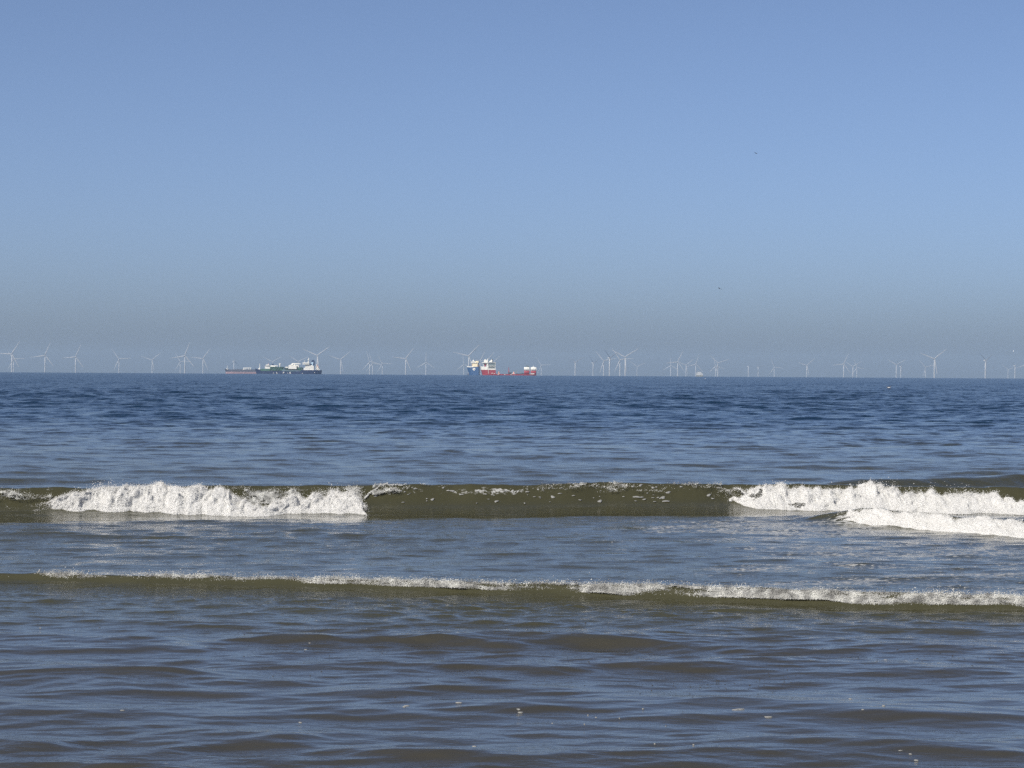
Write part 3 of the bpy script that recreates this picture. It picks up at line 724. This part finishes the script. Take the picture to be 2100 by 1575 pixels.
m = MB(); m.box(X(840), X(1010), -13, 13, Zt(466), Zt(404)); m.box(X(846), X(916), -15, 15, Zt(404), Zt(384)); m.box(X(860), X(905), -9, 9, Zt(384), Zt(376)); m.box(X(930), X(1050), -10, 10, Zt(404), Zt(390)); m.build('deckhouse', M_SHIPW, tk)
m = MB(); m.box(X(845), X(917), -15.1, -15.0, Zt(400), Zt(392)); m.build('window', M_GLASS, tk)
m = MB(); m.tube((X(889), 0, Zt(376)), (X(889), 0, Zt(352)), .8, .4); m.box(X(884), X(894), -2, 2, Zt(368), Zt(365)); m.build('radar_mast', M_PEACH, tk)
m = MB(); m.box(X(945), X(975), -4, 4, Zt(390), Zt(362)); m.build('funnel', M_FUNNEL, tk)

# blue gas carrier
d = 5800.0; u = d / F / 14
gc = tag(empty('gas_carrier_ship', (bearing_x(591.4, d), d, sea_z(d))), 'navy blue gas carrier with green deck piping and white deckhouse aft', 'ship')
X = lambda c: (c - 1000) * u
Zt = lambda c: (575 - c) * u
m = MB(); hull(m, [(X(38), X(88), .4, .2, Zt(430), -4), (X(62), X(100), 4, 1.5, Zt(432), -4), (X(120), X(140), 10, 6, Zt(440), -4), (X(205), X(210), 13, 11, Zt(452), -4), (X(212), X(217), 13.2, 11.3, Zt(494), -4), (X(330), X(330), 14, 13.5, Zt(495), -4), (X(1330), X(1330), 14, 13.5, Zt(497), -4), (X(1372), X(1372), 14, 13.4, Zt(462), -4), (X(1800), X(1800), 13.5, 11, Zt(460), -4), (X(1950), X(1938), 11, 6, Zt(460), -4)])
m.build('hull', M_NAVY, gc)
m = MB(); m.prism([(X(212), Zt(495)), (X(480), Zt(495)), (X(480), Zt(430)), (X(240), Zt(428)), (X(212), Zt(450))], -9, 9); m.box(X(205), X(330), -13.2, -12.6, Zt(492), Zt(482)); m.box(X(900), X(1230), -13.6, -13.0, Zt(497), Zt(484)); m.prism([(X(1330), Zt(497)), (X(1345), Zt(497)), (X(1390), Zt(460)), (X(1372), Zt(460))], -14.1, -13.5); m.build('trunk_deck', M_GREEN, gc)
m = MB()   # dark tank domes and machinery under the pipes
m.box(X(480), X(860), -8, 8, Zt(470), Zt(372)); m.box(X(895), X(1260), -9, 9, Zt(470), Zt(400)); m.box(X(1250), X(1410), -8, 8, Zt(475), Zt(385)); m.box(X(560), X(740), -10, 10, Zt(495), Zt(430))
m.build('tank_house', M_DGREEN, gc)
m = MB()
for i in range(7): m.tube((X(470 + i * 3), -9.5, Zt(376 + 14 * i)), (X(860 - i * 12), -9.5, Zt(376 + 14 * i)), .35)
for c, c2 in ((500, 640), (640, 500), (600, 700), (690, 760), (760, 720), (820, 900), (560, 590)): m.tube((X(c), -10.5, Zt(485)), (X(c2), -10, Zt(395)), .6)
for c in range(500, 860, 45): m.tube((X(c), -10, Zt(492)), (X(c), -10, Zt(372)), .4)
for i in range(4): m.tube((X(1255), -9.5, Zt(400 + 18 * i)), (X(1400), -9.5, Zt(400 + 18 * i)), .45)
for c, c2 in ((1270, 1330), (1340, 1290), (1340, 1400)): m.tube((X(c), -10, Zt(480)), (X(c2), -10, Zt(400)), .6)
m.box(X(580), X(660), -11, -9, Zt(480), Zt(440)); m.box(X(770), X(880), -11, -9, Zt(470), Zt(440)); m.box(X(1290), X(1345), -11, -9, Zt(440), Zt(405)); m.build('deck_piping', M_GREEN, gc)
m = MB(); m.box(X(1012), X(1246), -12, -2, Zt(432), Zt(330)); m.box(X(1030), X(1300), -1.7, 10, Zt(432), Zt(312)); m.box(X(920), X(985), -8.5, 4, Zt(400), Zt(368)); m.build('compressor_house', M_SHIPW, gc)
m = MB(); m.prism([(X(1060), Zt(322)), (X(1110), Zt(322)), (X(1150), Zt(292)), (X(1365), Zt(292)), (X(1340), Zt(268)), (X(1110), Zt(262))], -4, -1); m.tube((X(1180), -2, Zt(332)), (X(1180), -2, Zt(290)), 1.6); m.build('hose_crane', M_SHIPW, gc)
m = MB(); m.tube((X(755), -3, Zt(372)), (X(755), -3, Zt(280)), 1.3); m.ball((X(755), -3, Zt(325)), 2.2, 2.2, 2.6); m.box(X(728), X(782), -5, -1, Zt(290), Zt(272)); m.build('crane_post', M_SHIPW, gc)
m = MB(); m.tube((X(180), 0, Zt(452)), (X(172), 0, Zt(290)), 1.1, .7); m.box(X(160), X(192), -3, 3, Zt(306), Zt(292)); m.prism([(X(120), Zt(440)), (X(175), Zt(440)), (X(175), Zt(395))], -.6, .6); m.box(X(130), X(190), -5, 5, Zt(450), Zt(430)); m.build('foremast', M_SHIPW, gc)
m = MB(); m.box(X(1450), X(1600), -12, 12, Zt(462), Zt(395)); m.box(X(1492), X(1608), -11, 11, Zt(395), Zt(300)); m.box(X(1412), X(1612), -15, 15, Zt(300), Zt(284)); m.box(X(1420), X(1606), -13, 13, Zt(270), Zt(244)); m.box(X(1600.5), X(1735), -11.5, 11.5, Zt(462), Zt(334)); m.box(X(1626), X(1690), -9, 9, Zt(334), Zt(322))
dh = m.build('deckhouse', M_SHIPW, gc)
m = MB(); m.box(X(1424), X(1602), -12.8, 12.8, Zt(284), Zt(270)); m.build('bridge_window', M_GLASS, gc)
m = MB()
for r_ in range(4):
    for c in range(1500, 1720, 28):
        if not (c < 1612 or r_ > 0): continue
        x0 = c; zr = 318 + 32 * r_; m.box(X(x0), X(x0) + .8, -12.15 if zr > 395 and c < 1600 else (-11.65 if c > 1600 else -11.15), -10.5, Zt(zr + 9), Zt(zr))
m.build('window', M_GLASS, gc)
m = MB(); m.tube((X(1568), 0, Zt(244)), (X(1578), 0, Zt(110)), 1.2, .7); m.box(X(1552), X(1594), -3.5, 3.5, Zt(165), Zt(150)); m.box(X(1570), X(1600), -.8, .8, Zt(125), Zt(118)); m.tube((X(1465), 0, Zt(244)), (X(1465), 0, Zt(180)), .4); m.build('radar_mast', M_SHIPW, gc)
m = MB(); m.loft([[(X(a), -4, Zt(c)), (X(b), -4, Zt(c)), (X(b), 4, Zt(c)), (X(a), 4, Zt(c))] for a, b, c in ((1625, 1750, 322), (1640, 1750, 250), (1665, 1752, 215), (1672, 1735, 180), (1680, 1715, 170))]); fn = m.build('funnel', M_FUNNEL, gc)
m = MB(); m.prism([(X(1640), Zt(285)), (X(1650), Zt(240)), (X(1718), Zt(225)), (X(1700), Zt(325)), (X(1675), Zt(325)), (X(1678), Zt(275))], -4.12, -4.0); m.build('funnel_mark', M_PALEB, fn)
m = MB(); m.prism([(X(1780), Zt(452)), (X(1790), Zt(455)), (X(1895), Zt(452)), (X(1895), Zt(425)), (X(1800), Zt(300))], 3, 5.4); m.prism([(X(1780), Zt(462)), (X(1800), Zt(462)), (X(1812), Zt(300)), (X(1800), Zt(300))], -5, -4); m.prism([(X(1870), Zt(462)), (X(1885), Zt(462)), (X(1885), Zt(400)), (X(1872), Zt(400))], -5, -4); m.build('lifeboat_ramp', M_SHIPW, gc)
m = MB(); m.loft([[(X(cx) + math.cos(t) * 0, -2 + 1.7 * r_ * math.cos(t), Zt(cz) + 1.9 * r_ * math.sin(t)) for t in np.linspace(0, 2 * math.pi, 10, endpoint=False)] for cx, cz, r_ in ((1800, 300, .2), (1808, 308, .9), (1850, 365, 1.0), (1868, 392, .8), (1874, 400, .1))], True); m.build('lifeboat', M_PEACH, gc)
m = MB()
for x0, x1, y in ((60, 205, -9),): pass
for c in range(1380, 1940, 40): m.tube((X(c), -13.2 if c < 1800 else -11, Zt(462)), (X(c), -13.2 if c < 1800 else -11, Zt(448)), .12)
m.tube((X(1380), -13.2, Zt(448)), (X(1800), -13.2, Zt(448)), .12); m.build('railing', M_SHIPW, gc)
def letters(name, s_, mat, parent, cx, cz, y, h, w, gap):
    """block capitals a few centimetres proud of the plating"""
    G = {'L': [(0, 0, .24, 1), (.25, 0, .8, .2)], 'P': [(0, 0, .24, 1), (.25, .8, .8, 1), (.25, .4, .8, .58), (.6, .59, .8, .79)], 'G': [(0, 0, .24, 1), (.25, .8, .8, 1), (.25, 0, .8, .2), (.58, .21, .8, .5), (.42, .38, .57, .5)]}
    x = cx
    for chn in s_:
        m = MB()
        for a, b, c, e in G[chn]: m.box(x + a * w, x + c * w, y, y + .4, cz + b * h, cz + e * h)
        m.build(name, mat, parent); x += gap
letters('letter', 'LPG', M_SHIPW, gc, X(668), Zt(562), -14.15, Zt(518) - Zt(562), 4.4, X(858) - X(668))
m = MB()
for c, zc in ((585, 550), (995, 551), (1412, 556), (1765, 530)): m.box(X(c - 8), X(c + 8), -14.1, -13.5, Zt(zc + 8), Zt(zc - 8))
m.box(X(1868), X(1900), -13.6, -12, Zt(530), Zt(498)) if False else None
m.build('draught_mark', M_SHIPW, gc)

# red heavy lift ship with two stern towers
d = 6500.0; u = d / F / 10
hs = tag(empty('heavy_lift_ship', (bearing_x(1040, d), d, sea_z(d))), 'red and white heavy lift ship with very low deck and two towers at its stern', 'ship')
X = lambda c: (c - 1200) * u
Zt = lambda c: (690 - c) * u
m = MB(); hull(m, [(X(700), X(700), 12, 10, Zt(664), -3), (X(800), X(800), 21, 20, Zt(664), -3), (X(1600), X(1600), 21, 20, Zt(666), -3), (X(1795), X(1795), 21, 17, Zt(666), -3)]); m.build('hull', M_RED, hs)
m = MB(); hull(m, [(X(660), X(695), .5, .3, Zt(580), -3), (X(676), X(704), 7, 3, Zt(580), -3), (X(720), X(730), 15, 10, Zt(580), -3), (X(800), X(802), 19, 16, Zt(580), -3)]); fcs = m.build('bow', M_RED, hs)
m = MB(); m.box(X(802), X(965), -18, 18, Zt(664), Zt(580)); m.build('forecastle', M_RED, hs)
m = MB(); hull(m, [(X(655), X(660), .5, .5, Zt(508), Zt(580)), (X(672), X(676), 8, 7, Zt(510), Zt(580)), (X(716), X(720), 16, 15, Zt(514), Zt(580)), (X(803), X(803), 19.2, 19.2, Zt(514), Zt(580))]); m.box(X(803), X(967), -18.3, 18.3, Zt(580), Zt(555)); m.box(X(812), X(818), -18.5, -18, Zt(664), Zt(500)); m.build('bulwark', M_SHIPW, hs)
m = MB(); m.box(X(806), X(958), -16, 16, Zt(555), Zt(432)); m.build('accommodation', M_GREYG, hs)
m = MB()
for zc in (542, 512, 492, 428): m.box(X(804), X(962), -18, 17, Zt(zc + 5), Zt(zc))
for c in (806, 955): m.box(X(c), X(c + 6), -18, -17.3, Zt(555), Zt(432))
m.build('balcony', M_SHIPW, hs)
m = MB()
for r_ in range(3):
    for c in range(826, 945, 17): m.box(X(c), X(c) + 1.4, -16.1, -15.9, Zt(535 - 36 * r_ + 2), Zt(535 - 36 * r_ - 10))
m.build('window', M_GLASS, hs)
m = MB(); m.box(X(684), X(800), -17, 17, Zt(440), Zt(424)); m.box(X(722), X(800), -10, 10, Zt(424), Zt(385)); m.box(X(714), X(722), -14, 14, Zt(514), Zt(440)); m.box(X(786), X(803), -15, 15, Zt(514), Zt(440)); m.box(X(725), X(786), -5, 10, Zt(480), Zt(440)); m.build('bridge', M_SHIPW, hs)
m = MB(); m.box(X(735), X(764), -11, -3, Zt(514), Zt(462)); m.build('deck_store', M_RED, hs)
m = MB(); m.tube((X(800), 0, Zt(424)), (X(800), 0, Zt(350)), 1.4, .8); m.box(X(790), X(812), -4, 4, Zt(388), Zt(380)); m.ball((X(740), 2, Zt(382)), 2, 2, 2); m.ball((X(765), -2, Zt(378)), 1.6, 1.6, 1.6); m.build('radar_mast', M_SHIPW, hs)
m = MB(); m.box(X(830), X(892), -9, 9, Zt(420), Zt(400)); m.box(X(855), X(892), -6, 6, Zt(400), Zt(382)); m.prism([(X(868), Zt(382)), (X(890), Zt(382)), (X(884), Zt(362))], -4, 4); m.build('funnel_house', M_SHIPW, hs)
m = MB(); m.tube((X(897), 0, Zt(428)), (X(897), 0, Zt(358)), 1.1); m.tube((X(890), 6, Zt(428)), (X(890), 6, Zt(368)), .9); m.build('funnel', M_DARK, hs)
m = MB(); m.box(X(925), X(965), -12, -8, Zt(480), Zt(425)); m.build('boat_davit', M_GREYG, hs)
m = MB(); m.ball((X(1026), -6, Zt(634)), 2.8, 2.8, 3.2); m.box(X(1005), X(1048), -10, -2, Zt(665), Zt(648)); m.build('deck_winch', M_PEACH, hs)
m = MB(); m.loft([[(X(1232) + a * r_, b * r_, z) for a, b in ((-1, -1), (1, -1), (1, 1), (-1, 1))] for z, r_ in ((Zt(660), 1.9), (Zt(590), 1.0), (Zt(520), .5))]); m.build('deck_mast', M_RED, hs)
m = MB(); m.box(X(1222), X(1292), -6, 6, Zt(664), Zt(628)); m.box(X(1500), X(1540), -10, 10, Zt(664), Zt(640)); m.box(X(1380), X(1500), -4, 8, Zt(664), Zt(652)); m.build('deck_machinery', M_DARK, hs)
m = MB(); m.ball((X(1335), -8, Zt(636)), 2.4, 2.2, 3); m.box(X(1318), X(1352), -10, -5, Zt(664), Zt(642)); m.build('deck_winch', M_PEACH, hs)
m = MB(); m.box(X(1374), X(1398), -3, 3, Zt(655), Zt(588)); m.box(X(1468), X(1485), -3, 3, Zt(655), Zt(606)); m.build('vent_post', M_GREYG, hs)
m = MB()
for c, zc in ((890, 650), (935, 656), (1020, 674), (1150, 676), (1280, 678), (1304, 655)): m.box(X(c - 12), X(c + 12), -21.5 if zc > 660 else -19.5, -20, Zt(zc + 5), Zt(zc - 5))
m.build('hull_marking', M_SHIPW, hs)
def casing(c0, c1, label):
    def ring(z, k=0): 
        r_ = 2.2; xa, xb, ya, yb = X(c0), X(c1), -20.4, -6
        pts = []
        for cx, cy, a0 in ((xb - r_, yb - r_, 0), (xa + r_, yb - r_, 90), (xa + r_, ya + r_, 180), (xb - r_, ya + r_, 270)):
            pts += [(cx + (r_ + k) * math.cos(R(a0 + t)), cy + (r_ + k) * math.sin(R(a0 + t)), z) for t in (0, 30, 60, 90)]
        return pts
    m = MB(); m.loft([ring(Zt(666)), ring(Zt(592))], True); t = m.build('stern_tower', M_RED, hs); t['label'] = label
    m = MB(); m.loft([ring(Zt(592), .05), ring(Zt(520), .05)], True); m.build('tower_top', M_SHIPW, t)
    return t
t1 = casing(1545, 1655, 'forward red tower with white top and flat cabin roof'); t2 = casing(1682, 1795, 'aftmost red tower with white top and lettering')
m = MB(); m.box(X(1590), X(1640), -18, -9, Zt(520), Zt(500)); m.box(X(1578), X(1650), -19.5, -8, Zt(500), Zt(487)); m.build('cabin', M_GREYG, t1)
m = MB(); m.tube((X(1735), -13, Zt(520)), (X(1735), -13, Zt(488)), .5); m.box(X(1715), X(1755), -15, -11, Zt(522), Zt(512)); m.build('mast', M_SHIPW, t2)
for t, c in ((t1, 1656), (t2, 1796)):
    m = MB(); m.tube((X(c), -19, Zt(592)), (X(c + 9), -19, Zt(560)), .35); m.tube((X(c + 9), -19, Zt(560)), (X(c), -19, Zt(530)), .35); m.build('fairlead', M_SHIPW, t)
m = MB()
for i, (w_, h_) in enumerate(((9, 14), (7, 20), (10, 22), (8, 26), (11, 24), (9, 26), (12, 24))): m.box(X(1664 + i * 13), X(1664 + i * 13 + w_), -20.75, -20.4, Zt(668), Zt(668 - h_))
m.build('lettering', M_SHIPW, t2)

# blue ship lying at an angle beside the red one
d = 6950.0; u = d / F / 10
bs = tag(empty('offshore_ship', (bearing_x(972.0, d), d, sea_z(d)), R(-14)), 'tall blue hulled ship with cream bridge and white round emblem on its side', 'ship')
L2, B2, Hh = 17.0, 8.0, 24.5
zz_ = lambda c: (690 - c) * u
m = MB(); hull(m, [(-L2 - 6, -L2 + 1, .5, .3, zz_(528), -3), (-L2 - 3, -L2 + 3, 4, 2, zz_(528), -3), (-L2 + 6, -L2 + 9, 7.6, 5.5, zz_(528), -3), (-L2 + 16, -L2 + 16, B2, B2 - .5, zz_(524), -3), (L2, L2, B2, B2 - .5, zz_(520), -3)]); m.build('hull', M_BLUE, bs)
m = MB(); hull(m, [(-L2 - 7, -L2 - 6, .5, .5, zz_(507), zz_(528)), (-L2 - 3.6, -L2 - 3, 4.4, 4, zz_(507), zz_(528)), (-L2 + 6, -L2 + 6, 7.9, 7.7, zz_(510), zz_(528)), (-L2 + 17, -L2 + 17, B2 + .1, B2 + .1, zz_(512), zz_(528))]); m.build('bulwark', M_SHIPW, bs)
m = MB(); m.ball((-L2 - .5, 0, 2), 5.5, 2.2, 4.5); m.build('bulbous_bow', M_HGREY, bs)
m = MB(); m.box(-4, 13, -7, 7, zz_(520), zz_(436)); m.box(6, 16, -6, 6, zz_(436), zz_(400)); m.build('deckhouse', M_CREAM, bs)
m = MB(); m.box(-8, 10, -9.5, 9.5, zz_(440), zz_(424)); m.box(-7, 5.5, -7, 7, zz_(416), zz_(404)); m.build('bridge', M_SHIPW, bs)
m = MB(); m.box(-6.6, 5, -6.8, 6.8, zz_(424), zz_(416)); m.build('bridge_window', M_GLASS, bs)
m = MB(); m.tube((-3, 0, zz_(404)), (-3, 0, zz_(362)), .6, .4); m.ball((-2, 0, zz_(392)), 2.4, 2.4, 2.4); m.build('radar_mast', M_SHIPW, bs)
m = MB(); m.box(-6, -4.2, -5, 5, zz_(505), zz_(450)); m.box(13.2, 16, -6, 6, zz_(518), zz_(480)); m.build('deck_machinery', M_RUST, bs)
m = MB(); n = 20
m.loft([[(2 + 4.4 * math.cos(2 * math.pi * i / n), y, zz_(568) + 4.2 * math.sin(2 * math.pi * i / n)) for i in range(n)] for y in (-B2 - .25, -B2 + .3)]); em = m.build('emblem', M_SHIPW, bs)
m = MB(); m.prism([(.2, zz_(568) - .4), (2.0, zz_(568) - 2.6), (4.4, zz_(568) - .6), (3.2, zz_(568) + .4), (2.6, zz_(568) - .6)], -B2 - .4, -B2 - .26); m.prism([(.6, zz_(568) + .6), (2.6, zz_(568) + .8), (2.0, zz_(568) + 2.4)], -B2 - .4, -B2 - .26); m.build('emblem_mark', M_BLUE, em)

# ------------------------------------------------------------------ birds
M_GULL = paint('gull_white', (.78, .78, .76), .7); M_GDARK = paint('feather_dark', (.05, .05, .055), .7); M_GGREY = paint('feather_grey', (.22, .23, .25), .7); M_BEAK = paint('beak_orange', (.5, .25, .05), .5)
def flying(px, py, d, span, label, flap, bank, mw, mb, rz):
    r = tag(empty('gull', (bearing_x(px, d), d, row_z(px, py, d)), rz), label, 'bird', 'birds over the sea')
    r.rotation_euler = (0, R(bank), rz)
    k = span / 1.3
    m = MB(); rings = []
    for y, rad, dz in ((-.30, .012, .02), (-.24, .05, .02), (-.17, .055, .015), (-.08, .085, 0), (.05, .09, 0), (.18, .05, .01), (.30, .03, .015), (.36, .035, .015)):
        rings.append([(k * rad * math.cos(2 * math.pi * i / 10), k * y, k * (dz + rad * .9 * math.sin(2 * math.pi * i / 10))) for i in range(10)])
    m.loft(rings, True); b = m.build('body', mb, r)
    for s_ in (-1, 1):
        m = MB(); rings = []
        for t, ch in ((0, .30), (.25, .31), (.5, .27), (.75, .18), (.95, .07), (1, .01)):
            x = s_ * k * (.06 + .59 * t); z = k * (flap[0] * .3 * min(t, .45) / .45 + flap[1] * .3 * max(0, t - .45) / .55); y0 = k * (.05 + (.10 * t if t < .45 else .045 + .25 * (t - .45)))
            rings.append([(x, y0 - k * ch / 2, z), (x, y0 - k * ch / 6, z + .02 * k), (x, y0 + k * ch / 2, z), (x, y0, z - .008 * k)])
        m.loft(rings, False); m.build('wing', mw, r)
    m = MB(); m.tube((0, -.30 * k, .02 * k), (0, -.35 * k, .01 * k), .012 * k, .003 * k); m.build('beak', M_BEAK, r)
flying(1548, 315, 620, 1.4, 'dark gull high in the sky with wings raised in a shallow V', (.6, .3), 8, M_GDARK, M_GDARK, R(25))
flying(1474, 592, 560, 1.4, 'dark gull flying lower over the horizon with one wing dipped', (.6, -.5), 28, M_GDARK, M_GDARK, R(-35))
flying(2078, 720, 1500, 1.3, 'tiny white gull in the sky above the last turbines at the right edge', (.4, -.1), -40, M_GULL, M_GULL, R(60))
def floating(px, py, k, label, back, rz):
    d0 = CAM_H * F / (py - hor(px)); best = []
    for t in np.linspace(-.04, .04, 41):       # it rides a crest, so nothing nearer hides it
        dd = d0 * (1 + t); best.append((water_z(bearing_x(px, dd), dd) , dd))
    d = max(best)[1]; x = bearing_x(px, d)
    r = tag(empty('gull', (x, d, water_z(x, d) + .06), rz), label, 'bird', 'birds over the sea')
    m = MB(); rings = []
    for y, rad, dz in ((-.30, .02, .10), (-.24, .09, .09), (-.08, .15, .07), (.10, .15, .07), (.25, .09, .11), (.38, .03, .17), (.44, .01, .18)):
        rings.append([(k * rad * math.cos(2 * math.pi * i / 10), k * y, k * (dz + rad * .75 * math.sin(2 * math.pi * i / 10))) for i in range(10)])
    m.loft(rings, True); m.build('body', M_GULL, r)
    m = MB()
    for s_ in (-1, 1): m.ball((s_ * .08 * k, .10 * k, .17 * k), .08 * k, .30 * k, .07 * k)
    m.build('wing', back, r)
    m = MB(); m.tube((0, -.22 * k, .12 * k), (0, -.27 * k, .30 * k), .055 * k, .045 * k); m.ball((0, -.29 * k, .33 * k), .06 * k, .075 * k, .06 * k); m.build('head', back, r)
    m = MB(); m.tube((0, -.35 * k, .325 * k), (0, -.44 * k, .305 * k), .018 * k, .005 * k); m.build('beak', M_BEAK, r)
floating(1823, 799, 1.05, 'white breasted dark backed gull floating on the sea below a turbine pair', M_GDARK, R(80))
floating(1446, 777.5, 1.0, 'tiny white gull floating far out below the offshore platform', M_GULL, R(100))

# ------------------------------------------------------------------ air, light, camera
hz = MB(); hz.box(-16000, 16000, -60, 31000, -160, 275)
m = bpy.data.materials.new('sea_air'); m.use_nodes = True; nt = m.node_tree
nt.nodes.remove(nt.nodes['Principled BSDF'])
pv = nt.nodes.new('ShaderNodeVolumePrincipled'); pv.inputs['Color'].default_value = (.58, .78, 1.0, 1); pv.inputs['Density'].default_value = 3.1e-5; pv.inputs['Anisotropy'].default_value = 0.0
nt.links.new(pv.outputs[0], nt.nodes['Material Output'].inputs['Volume'])
tag(hz.build('haze', m), 'thin pale blue sea haze fading the distant turbines', kind='stuff')

SUN_EL, SUN_AZ = R(40), R(218)
w = bpy.data.worlds.new('World'); sc.world = w; w.use_nodes = True
nt = w.node_tree; bg = nt.nodes['Background']
sk = nt.nodes.new('ShaderNodeTexSky'); sk.sky_type = 'NISHITA'; sk.sun_disc = False
sk.sun_elevation = SUN_EL; sk.sun_rotation = SUN_AZ; sk.altitude = 0; sk.air_density = .42; sk.dust_density = 1.9; sk.ozone_density = 2.6
nt.links.new(sk.outputs[0], bg.inputs[0]); bg.inputs[1].default_value = .142
sd = bpy.data.lights.new('sun', 'SUN'); sd.energy = 4.0; sd.angle = R(.53); sd.color = (1, .95, .86)
so = bpy.data.objects.new('sun', sd); COL.objects.link(so)
from mathutils import Vector, Matrix
sv = Vector((math.sin(SUN_AZ) * math.cos(SUN_EL), math.cos(SUN_AZ) * math.cos(SUN_EL), math.sin(SUN_EL)))
so.rotation_euler = sv.to_track_quat('Z', 'Y').to_euler()

cd = bpy.data.cameras.new('camera'); cd.sensor_width = 36; cd.lens = F / 2100 * 36; cd.clip_start = .5; cd.clip_end = 80000
cam = bpy.data.objects.new('camera', cd); COL.objects.link(cam)
pitch = math.atan((787.5 - DIP) / F)
cam.matrix_world = Matrix.Translation((0, 0, CAM_H)) @ Matrix.Rotation(math.pi / 2 - pitch, 4, 'X') @ Matrix.Rotation(ROLL, 4, 'Z')
sc.camera = cam

sc.view_settings.view_transform = 'Standard'; sc.view_settings.look = 'None'; sc.view_settings.gamma = 1; sc.view_settings.exposure = 0.0
sc.render.engine = 'CYCLES'
cy = sc.cycles
cy.max_bounces = 8; cy.diffuse_bounces = 5; cy.glossy_bounces = 3; cy.transmission_bounces = 3; cy.volume_bounces = 0; cy.transparent_max_bounces = 8
cy.sample_clamp_indirect = 6; cy.use_denoising = False
cy.volume_max_steps = 64
